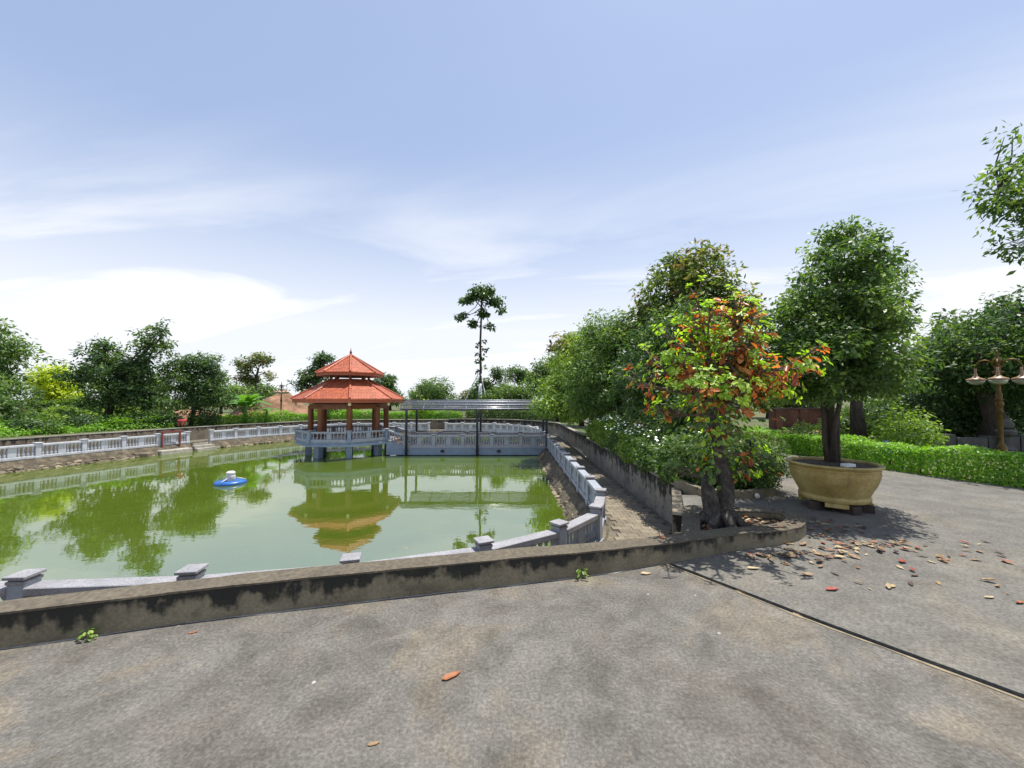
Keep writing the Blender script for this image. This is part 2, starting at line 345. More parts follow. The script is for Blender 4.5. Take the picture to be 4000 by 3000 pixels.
def curve(pts, step=.25):
    """Catmull-Rom resample of a 2D polyline"""
    P = [np.array(p, float) for p in pts]; P = [2 * P[0] - P[1]] + P + [2 * P[-1] - P[-2]]; o = []
    for i in range(1, len(P) - 2):
        L = np.linalg.norm(P[i + 1] - P[i]); n = max(1, int(round(L / step)))
        for k in range(n):
            t = k / n; a, b_, c, d = P[i - 1:i + 3]
            o.append(.5 * (2 * b_ + (c - a) * t + (2 * a - 5 * b_ + 4 * c - d) * t * t + (-a + 3 * b_ - 3 * c + d) * t ** 3))
    o.append(P[-2]); return [tuple(q) for q in o]
def offset(pts, d, closed=False):
    """offset a 2D polyline to its left by d"""
    n = len(pts); o = []
    for i in range(n):
        a = pts[(i - 1) % n] if (closed or i > 0) else pts[i]; c = pts[(i + 1) % n] if (closed or i < n - 1) else pts[i]; p = pts[i]
        t1 = Vector((p[0] - a[0], p[1] - a[1])); t2 = Vector((c[0] - p[0], c[1] - p[1]))
        if t1.length < 1e-6: t1 = t2
        if t2.length < 1e-6: t2 = t1
        n1 = Vector((-t1.y, t1.x)).normalized(); n2 = Vector((-t2.y, t2.x)).normalized(); m = n1 + n2
        m = m.normalized() if m.length > 1e-4 else n1
        k = d / max(.4, m.dot(n1)); o.append((p[0] + m.x * k, p[1] + m.y * k))
    return o
def wall_strip(mb, line, th, z0, z1, jit=0., rng=None):
    """solid wall whose right face runs along line; thickness to the left"""
    L2 = offset(line, th); n = len(line); vs = []; z0_, z1_ = z0, z1
    for i in range(n):
        z0 = z0_(i) if callable(z0_) else z0_; z1 = z1_(i) if callable(z1_) else z1_
        j = (lambda: rng.uniform(-jit, jit)) if rng else (lambda: 0.)
        vs += [(*line[i], z0), (line[i][0] + j(), line[i][1] + j(), z1 + j()), (L2[i][0] + j(), L2[i][1] + j(), z1 + j()), (*L2[i], z0)]
    fs = []
    for i in range(n - 1):
        a, b_ = i * 4, i * 4 + 4
        for k in range(4):
            q = (k + 1) % 4; fs.append((a + k, b_ + k, b_ + q, a + q))
    fs += [(0, 1, 2, 3), tuple(n * 4 - 4 + k for k in (3, 2, 1, 0))]
    return mb.add(vs, fs)
def inpoly(p, poly):
    c = False; n = len(poly)
    for i in range(n):
        a, b_ = poly[i], poly[i - 1]
        if (a[1] > p[1]) != (b_[1] > p[1]) and p[0] < (b_[0] - a[0]) * (p[1] - a[1]) / (b_[1] - a[1]) + a[0]: c = not c
    return c
def sheet(name, outer, holes, z, mat):
    loops = [[Vector((*p, 0)) for p in outer]] + [[Vector((*p, 0)) for p in h] for h in holes]
    tri = tessellate_polygon(loops); vs = [(p.x, p.y, z) for l in loops for p in l]; fs = []
    for a, b_, c in tri:
        A, B, C_ = vs[a], vs[b_], vs[c]
        cr = (B[0] - A[0]) * (C_[1] - A[1]) - (B[1] - A[1]) * (C_[0] - A[0])
        fs.append((a, b_, c) if cr > 0 else (c, b_, a))
    me = bpy.data.meshes.new(name); me.from_pydata(vs, [], fs); me.update(); return link(name, me, mat)

# ------------------------------------------------------------------ levels and outlines (metres; plaza = 0, camera eye 1.7)
Z_WATER, Z_PATH, Z_RAIL0, Z_GARDEN = -1.36, -.90, -.95, -.10
near_rail = curve([(-24.5, 3.9), (-14, 4.05), (-9.0, 4.16), (-7.15, 4.23), (-5.39, 4.33), (-3.65, 4.46), (-1.97, 4.78), (-.39, 5.36), (.74, 6.11), (1.53, 7.05), (1.90, 8.3), (1.95, 9.6), (1.95, 20.9)], .2)
far_right = curve([(1.93, 22.8), (1.9, 25.6), (1.55, 27.4), (.72, 29.0), (-.2, 30.2), (-1.4, 31.1), (-2.8, 31.5), (-5.41, 31.6)], .2)
far_left = curve([(-6.85, 31.75), (-9.2, 31.8), (-11.6, 31.75), (-13.6, 31.2), (-15.0, 30.0), (-16.1, 28.75), (-17.2, 27.1), (-18.0, 25.8), (-18.76, 24.06)], .2)
left_rail = curve([(-19.22, 22.85), (-21.05, 16.9), (-24.5, 5.6)], .2)
pond = near_rail + far_right + far_left + left_rail
curb_front = curve([(-30, .6), (-14, .75), (-9, 1.15), (-6, 1.9), (-4.4, 2.4), (-3.48, 2.68), (-2.82, 2.88), (-2.34, 3.02), (-1.68, 3.19), (0, 3.58), (.8, 3.78), (1.65, 4.06), (2.3, 4.32), (3.17, 4.56)], .2)
hole = [(-30, .8), (-14, .95), (-9, 1.35), (-6, 2.1), (-3.6, 2.84), (-2.88, 3.0), (-1.75, 3.32), (-.05, 3.72), (.76, 3.92), (1.62, 4.2), (1.96, 4.55), (2.55, 5.75), (3.3, 7.6),
        (3.3, 27.0), (2.9, 28.3), (1.9, 29.8), (.75, 31.3), (-.7, 32.4), (-2.6, 32.85), (-5.4, 32.95), (-11.8, 33.1), (-14.3, 32.4), (-16.0, 31.0), (-17.2, 29.6), (-18.4, 27.8), (-19.3, 26.2), (-20.05, 24.4), (-20.5, 23.2), (-22.4, 17.1), (-26.4, 4.5), (-30, 3.5)]

# ------------------------------------------------------------------ setting
g = sheet('ground', [(-900, -120), (900, -120), (900, 1500), (-900, 1500)], [hole], Z_GARDEN, 'ground_soil'); tag(g, 'green and brown garden ground around the pond', None, None, 'structure')
wt = sheet('pond_water', [(p[0], p[1]) for p in pond], [], Z_WATER, 'pond_water'); tag(wt, 'still green pond water mirroring the trees and sky', None, None, 'structure')
pt = sheet('footpath', hole, [offset(pond, .12, True)], Z_PATH, 'path_bed'); tag(pt, 'sunken paved footpath round the pond', None, None, 'structure')
# paving tiles of the footpath, picked out as far as they can be told apart
rg = random.Random(5); tile_mb = MB().box((0, 0, 0), (.195, .195, .03)); tile_me = bevel(tile_mb.mesh('paving_tile'), .004); tile_me.materials.append(MT['paver'])
pathpoly = hole; inner = offset(pond, -.16, True); nt_ = 0; far_tiles = MB()
for j in range(84):
    for i in range(24):
        x, y = -.3 + i * .2 + (.1 if j % 2 else 0), 4.6 + j * .2
        if x > 3.18 or x < .9: continue
        cs = [(x + a, y + b_) for a in (-.09, .09) for b_ in (-.09, .09)]
        if all(inpoly(c, pathpoly) for c in cs) and not any(inpoly(c, inner) for c in cs) and not any(inpoly(c, pond) for c in cs):
            zt_ = Z_PATH + .006 + rg.uniform(-.003, .003)
            if nt_ < 290:
                o = link('paving_tile', tile_me, None, pt, (x, y, zt_)); o.rotation_euler = (rg.uniform(-.006, .006), rg.uniform(-.006, .006), rg.uniform(-.01, .01)); nt_ += 1
            else: far_tiles.box((x, y, zt_), (.195, .195, .03))
o = far_tiles.build('far_paving', 'paver', pt); o['kind'] = 'stuff'
# sloping pond bank under the balustrades
mb = MB()
ring0 = offset(pond, -.14, True); ring1 = offset(pond, .14, True); ring2 = offset(pond, .50, True); ring3 = offset(pond, .75, True); n = len(pond); rg = random.Random(8)
vs = []
for k in range(n):
    j = rg.uniform(-.05, .05)
    vs += [(*ring0[k], Z_RAIL0 + .06), (*ring1[k], Z_RAIL0 + .002), (ring2[k][0] + j, ring2[k][1] + j, Z_WATER + .06 + j * .3), (*ring3[k], Z_WATER - .3), (*ring0[k], Z_WATER - .2)]
fs = []
for k in range(n):
    q = (k + 1) % n
    for i in range(4): fs.append((k * 5 + i, q * 5 + i, q * 5 + i + 1, k * 5 + i + 1))
bank = mb.add(vs, fs).build('pond_bank', 'bank'); tag(bank, 'sloping earth and stone bank between the balustrades and the water', None, None, 'structure')
# stones of the bank
def stone_mesh(seed):
    r_ = random.Random(seed); bm = bmesh.new(); bmesh.ops.create_icosphere(bm, subdivisions=1, radius=1)
    for v in bm.verts: v.co = Vector((v.co.x * r_.uniform(.75, 1.15), v.co.y * r_.uniform(.75, 1.15), v.co.z * r_.uniform(.6, .95)))
    me = bpy.data.meshes.new('stone'); bm.to_mesh(me); bm.free(); me.materials.append(MT['stone']); return me
stones = [stone_mesh(i) for i in range(6)]
def along(line, s):
    acc = 0.
    for i in range(len(line) - 1):
        L = math.dist(line[i], line[i + 1])
        if acc + L >= s:
            t = (s - acc) / L; a, b_ = line[i], line[i + 1]
            return (a[0] + (b_[0] - a[0]) * t, a[1] + (b_[1] - a[1]) * t), math.atan2(b_[1] - a[1], b_[0] - a[0])
        acc += L
    return line[-1], math.atan2(line[-1][1] - line[-2][1], line[-1][0] - line[-2][0])
def length(line): return sum(math.dist(line[i], line[i + 1]) for i in range(len(line) - 1))
rg = random.Random(21); cnt = 0
def stone_row(line, s0, s1, rows, sz):
    global cnt
    s = s0
    while s < s1 and cnt < 295:
        for d, z in rows:
            (x, y), a = along(line, s + rg.uniform(-.1, .1)); dd = d + rg.uniform(-.05, .05); nx, ny = -math.sin(a), math.cos(a)
            k = sz * rg.uniform(.7, 1.25)
            o = link('stone', stones[rg.randrange(6)], None, bank, (x + nx * dd, y + ny * dd, z + rg.uniform(-.03, .03)))
            o.scale = (k * rg.uniform(.8, 1.3), k * .8, k * rg.uniform(.4, .6)); o.rotation_euler = (rg.uniform(-.3, .3), rg.uniform(-.3, .3), a + rg.uniform(-.5, .5)); cnt += 1
        s += sz * 1.75
nr_len = length(near_rail)
stone_row(near_rail, nr_len - 12.6, nr_len - .5, [(.36, -1.25), (.54, -1.37)], .12)
stone_row(left_rail, .3, 9.5, [(.40, -1.24), (.56, -1.35)], .19)
stone_row(far_left, 7.0, length(far_left), [(.52, -1.33)], .20)

# plaza slabs, cut by one open joint
joint = [(1.60, 4.10), (2.12, 3.36), (2.36, 3.02), (2.95, 2.26), (4.3, .5), (8.0, -4.4), (14, -12)]
cb_line = [p for p in curb_front if p[0] > -29]
near_poly = [(-40, -18), (14 - .03, -18), (14 - .03, -12)] + [(p[0] - .042, p[1] - .026) for p in joint[::-1][1:]] + [p for p in cb_line[::-1] if p[0] < 1.6] + [(-40, .6)]
road_r = [(40, -2.0), (20, .7), (15.5, 2.2), (12.6, 4.0), (10.9, 5.6), (9.75, 7.3), (8.98, 9.3), (8.66, 11.6), (8.3, 13.6), (8.15, 20), (8.1, 44)]
road_l = [(5.5, 44), (5.35, 25), (5.2, 13), (5.1, 9), (4.98, 7.75), (4.6, 6.95), (4.0, 6.75), (3.45, 6.85)]
far_poly = [(40, -18), (40, -2.0)] + road_r[1:] + road_l + [(3.02, 6.9), (2.56, 5.76), (1.98, 4.56)] + [p for p in [(2.0, 4.28), (1.75, 4.14)]] + [(p[0] + .022, p[1] + .012) for p in joint] + [(14.03, -18)]
plaza = empty('plaza', (0, 0, 0)); tag(plaza, 'worn grey concrete plaza with one open joint', None, None, 'structure')
s1 = MB().prism(near_poly, -.12, 0.0).build('concrete_slab', 'concrete', plaza); s1['label'] = 'broad brownish worn concrete slab before the parapet'
s2 = MB().prism(far_poly, -.12, -.006).build('concrete_slab', 'road_concrete', plaza); s2['label'] = 'grey concrete slab with fallen leaves, running on as the driveway'
mb = MB()
ja = curve(joint[:5], .12); rg = random.Random(3)
L1 = offset(ja, -.055); mid = [(p[0] - .02, p[1] - .012) for p in ja]; vs = []; fs = []
for a, c in zip(ja, L1):
    k = rg.uniform(.05, .6); vs += [(a[0] - .044, a[1] - .027, .0035), (a[0] - .044 + (c[0] - a[0]) * k, a[1] - .027 + (c[1] - a[1]) * k, .0035)]
fs = [(2 * i, 2 * i + 1, 2 * i + 3, 2 * i + 2) for i in range(len(ja) - 1)]
lip = mb.add(vs, fs).build('mortar_lip', 'mortar_lip', plaza)
MB().prism(offset(ja, .06) + offset(ja, -.06)[::-1], -.08, -.035).build('joint_filling', 'joint_dirt', plaza)

# ------------------------------------------------------------------ parapet and tree ring
rg = random.Random(2)
par = empty('parapet', (0, 3.6, 0), 'low mouldy concrete parapet along the plaza edge, its end looping round the red-leaved tree', 'parapet')
ro = curve([(2.05, 4.215), (2.3, 4.32), (2.75, 4.46), (3.17, 4.58), (3.5, 4.73), (3.76, 4.98), (3.86, 5.26), (3.72, 5.5), (3.45, 5.58), (3.18, 5.60), (2.62, 5.72), (2.52, 5.66), (2.25, 5.14), (1.98, 4.56), (1.95, 4.46)], .12)
line = [p for p in curb_front if p[0] <= 1.98] + ro
cumx = [0.]
for a_, c_ in zip(line, line[1:]): cumx.append(cumx[-1] + math.dist(a_, c_))
s_x0 = cumx[min(range(len(line)), key=lambda i: abs(line[i][0] - .2) + (9 if line[i][1] > 3.9 else 0))]
def hpar(i): return float(np.interp(cumx[i] - s_x0, [0, .8, 2.3, 3.5, 9], [.243, .222, .178, .145, .135]))   # the old wall sinks toward its looped end
wall_strip(MB(), line, .205, -.9, lambda i: hpar(i) - .015, .004, rg).build('wall_body', 'kerb_plaster', par)
wall_strip(MB(), offset(line, -.004), .213, lambda i: hpar(i) - .0145, hpar, .004, rg).build('top_screed', 'parapet_top', par)
fl = [p for p in curb_front if -3.6 < p[0] < 1.5]; rgf = random.Random(12); vs = []
for p, q in zip(offset(fl, -.003), offset(fl, -.04)):
    k = max(0., rgf.uniform(-.1, .9)); vs += [(p[0], p[1], .006), (p[0] + (q[0] - p[0]) * k, p[1] + (q[1] - p[1]) * k, .003)]
MB().add(vs, [(2 * i, 2 * i + 1, 2 * i + 3, 2 * i + 2) for i in range(len(fl) - 1)]).build('mortar_fillet', 'wall_coping', par)
bed = MB().prism(offset(ro, .15)[:-1], -.1, .06).build('soil', 'dark_soil'); tag(bed, 'leaf-strewn soil inside the looped end of the parapet', None, None, 'structure')

# ------------------------------------------------------------------ retaining walls round the path
rw = empty('retaining_wall', (3.3, 7.6, Z_PATH), 'black-stained plaster retaining wall beside the sunken path, under the flowering shrubs', 'wall')
ln = curve([(2.55, 5.76), (3.29, 7.58)], .3)
wall_strip(MB(), ln[::-1], -.16, -1.0, -.03).build('wall_body', 'bank_plaster', rw)
ln = curve([(3.3, 7.6), (3.3, 12), (3.3, 17.2)], .4)
wall_strip(MB(), ln, -.18, -1.0, -.06, .006, rg).build('wall_body', 'wall_plaster', rw)
wall_strip(MB(), offset(ln, .012), -.21, -.0585, -.02, .005, rg).build('coping', 'wall_coping', rw)
MB().box((3.33, 7.57, -.42), (.10, .10, .96)).build('corner_post', 'white_block', rw)
ln = [(3.32, 7.66), (3.45, 6.86), (4.0, 6.76), (4.6, 6.96)]
wall_strip(MB(), ln[::-1], .14, -.9, .12, .004, rg).build('bed_kerb', 'kerb_plaster', rw)
rw2 = empty('retaining_wall', (3.3, 20, Z_PATH), 'farther stretch of stained retaining wall beyond the gap, leading past the bridge', 'wall')
ln = curve([(3.42, 18.2), (3.3, 22), (3.3, 27), (2.9, 28.3), (1.9, 29.8), (.75, 31.3), (-.7, 32.4), (-2.6, 32.85), (-5.4, 32.95)], .4)
wall_strip(MB(), ln, -.18, -1.0, -.05, .006, rg).build('wall_body', 'wall_plaster', rw2)
wall_strip(MB(), offset(ln, .012), -.21, -.0485, -.01, .005, rg).build('coping', 'wall_coping', rw2)
MB().box((3.7, 17.75, -.5), (.75, .9, .8)).build('step_block', 'wall_plaster', rw2)
rw3 = empty('retaining_wall', (-20, 24, Z_PATH), 'long brown stained wall behind the white balustrades on the tree-lined bank', 'wall')
ln = curve([(-5.4, 32.95), (-11.8, 33.1), (-14.3, 32.4), (-16.0, 31.0), (-17.2, 29.6), (-18.4, 27.8), (-19.3, 26.2), (-20.05, 24.4), (-20.5, 23.2), (-22.4, 17.1), (-26.4, 4.5)], .4)
wall_strip(MB(), ln, -.18, -1.0, -.12, .004, rg).build('wall_body', 'bank_plaster', rw3)
wall_strip(MB(), offset(ln, .012), -.21, -.1185, -.075, .004, rg).build('coping', 'wall_coping', rw3)

# ------------------------------------------------------------------ balustrades
bal_me = {}
def baluster_mesh(mat, h=.42, key=''):
    k = (mat, round(h, 3))
    if k not in bal_me:
        pr = [(.047, 0), (.047, .05), (.03, .08), (.05, .17), (.053, .24), (.038, .36), (.024, .48), (.022, .62), (.03, .80), (.045, .87), (.047, .93), (.047, 1)]
        me = MB().lathe([(r_, z * h) for r_, z in pr], 8).mesh('baluster'); me.materials.append(MT[mat]); smooth_by_angle(me, 50); bal_me[k] = me
    return bal_me[k]
def wbox(name, mat, parent, p, q, z0, z1, wd, z0b=None, z1b=None):
    """bar between two ground points, optionally sloping"""
    d = Vector((q[0] - p[0], q[1] - p[1])); nx, ny = -d.y / d.length * wd / 2, d.x / d.length * wd / 2
    z0b = z0 if z0b is None else z0b; z1b = z1 if z1b is None else z1b
    vs = [(p[0] - nx, p[1] - ny, z0), (q[0] - nx, q[1] - ny, z0b), (q[0] + nx, q[1] + ny, z0b), (p[0] + nx, p[1] + ny, z0),
          (p[0] - nx, p[1] - ny, z1), (q[0] - nx, q[1] - ny, z1b), (q[0] + nx, q[1] + ny, z1b), (p[0] + nx, p[1] + ny, z1)]
    me = MB().add(vs, [(3, 2, 1, 0), (4, 5, 6, 7), (0, 1, 5, 4), (1, 2, 6, 5), (2, 3, 7, 6), (3, 0, 4, 7)]).mesh(name)
    bevel(me, .008); return link(name, me, mat, parent)
post_me = {}
def post(parent, p, rz, z0, z1, mat, wd=.17, capmat=None, capw=None):
    k = (mat, round(z1 - z0, 3), wd)
    if k not in post_me:
        h = z1 - z0; a = MB().box((0, 0, (h - .09) / 2), (wd, wd, h - .09)).box((0, 0, .06), (wd + .04, wd + .04, .12)).mesh('post'); bevel(a, .006); a.materials.append(MT[mat])
        cw = capw or wd + .09
        c = MB().box((0, 0, -.075), (wd + .02, wd + .02, .035)).box((0, 0, -.0455), (wd - .01, wd - .01, .024)).box((0, 0, -.0165), (cw, cw, .033)).mesh('cap'); bevel(c, .005); c.materials.append(MT[capmat or mat]); post_me[k] = (a, c)
    a, c = post_me[k]
    o = link('post', a, None, parent, (p[0], p[1], z0)); o.rotation_euler.z = rz; WL[o.name] = Vector((p[0], p[1], z0))
    t = bpy.data.objects.new('cap', c); COL.objects.link(t); t.parent = o; t.location = (0, 0, z1 - z0)
def panel(parent, p, q, z0, ztop, mat, capmat=None, half=.085, groups=(4, 4), wd=.2):
    """plinth, turned balusters in two groups with a solid block between, top rail"""
    d = Vector((q[0] - p[0], q[1] - p[1])); L = d.length; d.normalize(); a = (p[0] + d.x * half, p[1] + d.y * half); e = (q[0] - d.x * half, q[1] - d.y * half); L -= 2 * half
    zp, zr = z0 + .15, ztop - .085
    wbox('plinth', mat, parent, a, e, z0, zp, .15); wbox('top_rail', capmat or mat, parent, a, e, zr, ztop, wd)
    bw = min(.26, L * .2); mid = ((a[0] + e[0]) / 2, (a[1] + e[1]) / 2)
    wbox('panel_block', mat, parent, (mid[0] - d.x * bw / 2, mid[1] - d.y * bw / 2), (mid[0] + d.x * bw / 2, mid[1] + d.y * bw / 2), zp, zr, .10)
    me = baluster_mesh(mat, zr - zp); seg = (L - bw) / 2
    for gi, gn in enumerate(groups):
        s0 = 0 if gi == 0 else seg + bw
        for i in range(gn):
            s = s0 + seg * (i + .5) / gn; link('baluster', me, None, parent, (a[0] + d.x * s, a[1] + d.y * s, zp))
def run(parent, line, spacing, z0, zt, mat, capmat=None, ends=True, minx=None):
    L = length(line); n_ = max(1, round(L / spacing)); P = [along(line, L * i / n_) for i in range(n_ + 1)]
    for i, (p, a) in enumerate(P):
        if i in (0, n_) and not ends: continue
        post(parent, p, a, z0, zt, mat, capmat=capmat)
    for i in range(n_): panel(parent, P[i][0], P[i + 1][0], z0, zt - .07, mat, capmat)
ZT = -.225
bA = empty('balustrade', (-3, 4.5, Z_RAIL0), 'grey granite-capped balustrade curving below the plaza parapet', 'balustrade')
pts_near = [(-10.6, 4.12), (-8.9, 4.16), (-7.15, 4.23), (-5.39, 4.33), (-3.65, 4.46), (-1.97, 4.78), (-.39, 5.36), (.74, 6.11), (1.53, 7.05), (1.90, 8.3)]
def curved_rail(parent, a, c, mat, z0, zt):
    panel(parent, a, c, z0, zt - .055, mat, 'granite')
for i, p in enumerate(pts_near):
    a = pts_near[max(0, i - 1)]; c = pts_near[min(len(pts_near) - 1, i + 1)]
    post(bA, p, math.atan2(c[1] - a[1], c[0] - a[0]), Z_RAIL0, ZT, 'paint_grey', .175, 'granite', .225)
for i in range(len(pts_near) - 1): curved_rail(bA, pts_near[i], pts_near[i + 1], 'paint_grey', Z_RAIL0, ZT - .07)
bB = empty('balustrade', (1.95, 14, Z_RAIL0), 'blue-grey balustrade running straight beside the sunken path to the bridge', 'balustrade')
ys = [8.3 + (20.6 - 8.3) * i / 9 for i in range(10)]
for i, y in enumerate(ys):
    if i: post(bB, (1.95, y), math.pi / 2, Z_RAIL0, ZT, 'paint_grey', .175, 'granite', .225)
    if i < 9: panel(bB, (1.92 if i == 0 else 1.95, y), (1.95, ys[i + 1]), Z_RAIL0, ZT - .07, 'paint_grey')
bC = empty('balustrade', (0, 29.5, Z_RAIL0), 'pale balustrade rounding the far corner of the pond behind the bridge', 'balustrade')
run(bC, far_right, 1.42, Z_RAIL0, ZT, 'paint_white')
bD = empty('balustrade', (-14, 30.5, Z_RAIL0), 'pale balustrade on the far bank behind the pavilion, left of the steps gap', 'balustrade')
run(bD, far_left, 1.42, Z_RAIL0, ZT, 'paint_white')
bE = empty('balustrade', (-20.5, 18, Z_RAIL0), 'white balustrade in front of the big shade trees, ending at the landing steps', 'balustrade')
run(bE, left_rail, 1.56, Z_RAIL0, ZT, 'paint_white')

# landing steps and small dock in the balustrade gap
st = empty('landing_steps', (-18.9, 23.5, Z_WATER), 'small concrete landing steps going down to the water between two balustrades', 'steps')
dv = Vector((-18.76 + 19.22, 24.06 - 22.85)).normalized(); nv = Vector((dv.y, -dv.x)); a0 = math.atan2(dv.y, dv.x)
for i in range(3):
    c = Vector((-18.99, 23.45)) + nv * (.16 + .27 * i); MB().box((c.x, c.y, Z_WATER - .1 + (.42 - .14 * i) / 2), (1.1, .26, .2 + .42 - .14 * i), a0).build('step', 'dock_concrete', st)
c = Vector((-19.6, 22.0)) + nv * .62
dk = MB().box((c.x, c.y, Z_WATER + .02), (1.5, .55, .42), a0); o = link('dock_block', bevel(dk.mesh('dock_block'), .03), 'dock_concrete'); tag(o, 'rough concrete block standing in the water below the maroon frame', 'block')
c = Vector((-20.05, 20.6)) + nv * .45
mb = MB(); mb.prism([(c.x - .45, c.y - .5), (c.x + .5, c.y - .1), (c.x + .35, c.y + .45), (c.x - .3, c.y + .3)], Z_WATER - .1, Z_WATER + .22)
tag(link('rock', bevel(mb.mesh('rock'), .05), 'stone'), 'dark angular rock at the waterline beside the concrete block', 'rock')
fr = empty('metal_frame', (-19.45, 22.1, Z_RAIL0), 'maroon painted metal frame standing against the white balustrade', 'frame')
for t in (-.42, .42):
    c = Vector((-19.5, 21.95)) + dv * t + nv * .2; MB().box((c.x, c.y, -.6), (.07, .07, .86), a0).build('upright', 'maroon_paint', fr)
c = Vector((-19.5, 21.95)) + nv * .2; MB().box((c.x, c.y, -.155), (.95, .08, .07), a0).build('crossbar', 'maroon_paint', fr)
s_ = empty('stool', (-21.3, 25.2, .05), 'small red plastic stool on top of the brown bank wall', 'stool')
MB().lathe([(.2, .25), (.23, .27), (.23, .33), (.19, .35)], 14, (-20.55, 24.0, 0.05)).build('seat', 'red_plastic', s_)
for a in range(4):
    x, y = -20.55 + .15 * math.cos(a * 1.571 + .7), 24.0 + .15 * math.sin(a * 1.571 + .7); MB().box((x, y, .18), (.04, .04, .3)).build('leg', 'red_plastic', s_)

# ------------------------------------------------------------------ pavilion
PX, PY = -9.22, 21.9
PV = empty('pavilion', (PX, PY, Z_WATER), 'octagonal garden pavilion with two-tiered red tiled roof standing in the pond', 'pavilion')
OCT = [R(22.5 + 45 * k) for k in range(8)]
def octp(r_): return [(PX + r_ * math.cos(a), PY + r_ * math.sin(a)) for a in OCT]
def octring(name, mat, prof, parent):
    mb = MB(); vs = []; fs = []
    for r_, z in prof: vs += [(x, y, z) for x, y in octp(r_)]
    for k in range(len(prof) - 1):
        for i in range(8):
            j = (i + 1) % 8; fs.append((k * 8 + i, k * 8 + j, (k + 1) * 8 + j, (k + 1) * 8 + i))
    return mb.add(vs, fs).build(name, mat, parent)
octring('deck_slab', 'paint_blue', [(.01, -.74), (2.62, -.74), (2.72, -.72), (2.72, -.60), (2.66, -.58), (2.66, -.50), (.01, -.495)], PV)
octring('deck_floor', 'deck_floor', [(2.5, -.499), (2.5, -.488), (.01, -.487)], PV)
for x, y in octp(2.05) + [(PX, PY)]: MB().box((x, y, -1.15), (.30, .30, .84), math.atan2(y - PY, x - PX) if (x, y) != (PX, PY) else 0).build('pier', 'paint_blue', PV)
for x, y in octp(1.97):
    MB().lathe([(.19, 0), (.19, .1), (.16, .13), (.15, .2), (.145, 1.7), (.16, 1.73), (.16, 1.80)], 16, (x, y, -.5), True).build('column', 'timber', PV, True)
octring('ring_beam', 'timber', [(1.86, 1.16), (2.08, 1.16), (2.08, 1.42), (1.86, 1.42), (1.86, 1.16)], PV)
corners = octp(2.61)
for x, y in corners: post(PV, (x, y), math.atan2(y - PY, x - PX), -.50, .10, 'paint_blue', .19, 'paint_grey', .27)
for k in range(8):
    if k == 7: continue                                    # the side that opens to the bridge stairs
    panel(PV, corners[k], corners[(k + 1) % 8], -.50, .035, 'paint_grey', None, .10, (4, 4), .19)
# roof: solid hipped shells with tiles laid on them
def roof(name, r0, z0, r1, z1, fascia):
    prof = [(max(r1, .02), z1 - .05), (r0 - .02, z0 - .05), (r0, z0 - .03), (r0, z0 - fascia), (r0 - .12, z0 - fascia), (r0 - .2, z0 - .14), (max(r1 - .05, .01), z1 - .16)]
    return octring(name, 'timber_dark' if False else 'roof_tile', prof, PV)
tiles_all = []
def tiles_on(rf, r0, z0, r1, z1, tw=.15, ex=.155):
    ap0, ap1 = r0 * math.cos(R(22.5)), r1 * math.cos(R(22.5)); sl = math.hypot(ap0 - ap1, z1 - z0); rows = int(sl / ex); pit = math.atan2(z1 - z0, ap0 - ap1)
    for k in range(8):
        am = R(45 * k + 45); am = (OCT[k] + OCT[(k + 1) % 8]) / 2 if k < 7 else 0.0
        out_ = Vector((math.cos(am), math.sin(am), 0)); tan_ = Vector((-out_.y, out_.x, 0)); up = (-out_ * math.cos(pit) + Vector((0, 0, math.sin(pit)))); nor = tan_.cross(up); nor = nor if nor.z > 0 else -nor
        for j in range(rows):
            t = (j * ex) / sl; ap = ap0 + (ap1 - ap0) * t; hw = ap * math.tan(R(22.5)); z = z0 + (z1 - z0) * t
            nn = int((2 * hw) / tw) + 1; off = (tw / 2 if j % 2 else 0)
            for i in range(-nn // 2 - 1, nn // 2 + 2):
                u = i * tw + off
                if abs(u) > hw - tw * .3: continue
                p = Vector((PX, PY, z)) + out_ * ap + tan_ * u + nor * .004
                m = Matrix((( *tan_, 0), (*up, 0), (*nor, 0), (0, 0, 0, 1))).transposed(); m.translation = p
                tiles_all.append((-(Vector((0, 0, 1.7)) - p).normalized().dot(nor) + (0 if (Vector((0, 0, 1.7)) - p).dot(nor) > 0 else 5), m, rf))
rl = roof('lower_roof', 2.90, 1.72, 1.02, 2.76, .22)
ru = roof('upper_roof', 1.74, 3.16, .03, 4.16, .20)
tiles_on(rl, 2.93, 1.70, 1.0, 2.77); tiles_on(ru, 1.77, 3.14, .05, 4.16)
tw, tl = .144, .2
tv = [(-tw / 2, .05, 0), (-tw / 2, tl, -.012), (tw / 2, tl, -.012), (tw / 2, .05, 0), (tw * .3, .008, .002), (0, -.006, .003), (-tw * .3, .008, .002)]
tm = MB().add([(x, y, z + .018) for x, y, z in tv] + [(x, y, z - .004) for x, y, z in tv], [(0, 6, 5, 4, 3, 2, 1)[::1], (7, 8, 9, 10, 11, 12, 13)] + [(i, (i + 1) % 7, 7 + (i + 1) % 7, 7 + i) for i in range(7)])
tile_roof_me = tm.mesh('roof_tile'); bm = bmesh.new(); bm.from_mesh(tile_roof_me); bmesh.ops.recalc_face_normals(bm, faces=bm.faces[:]); bm.to_mesh(tile_roof_me); bm.free(); tile_roof_me.materials.append(MT['roof_tile'])
tiles_all.sort(key=lambda t: t[0]); rgt = random.Random(4)
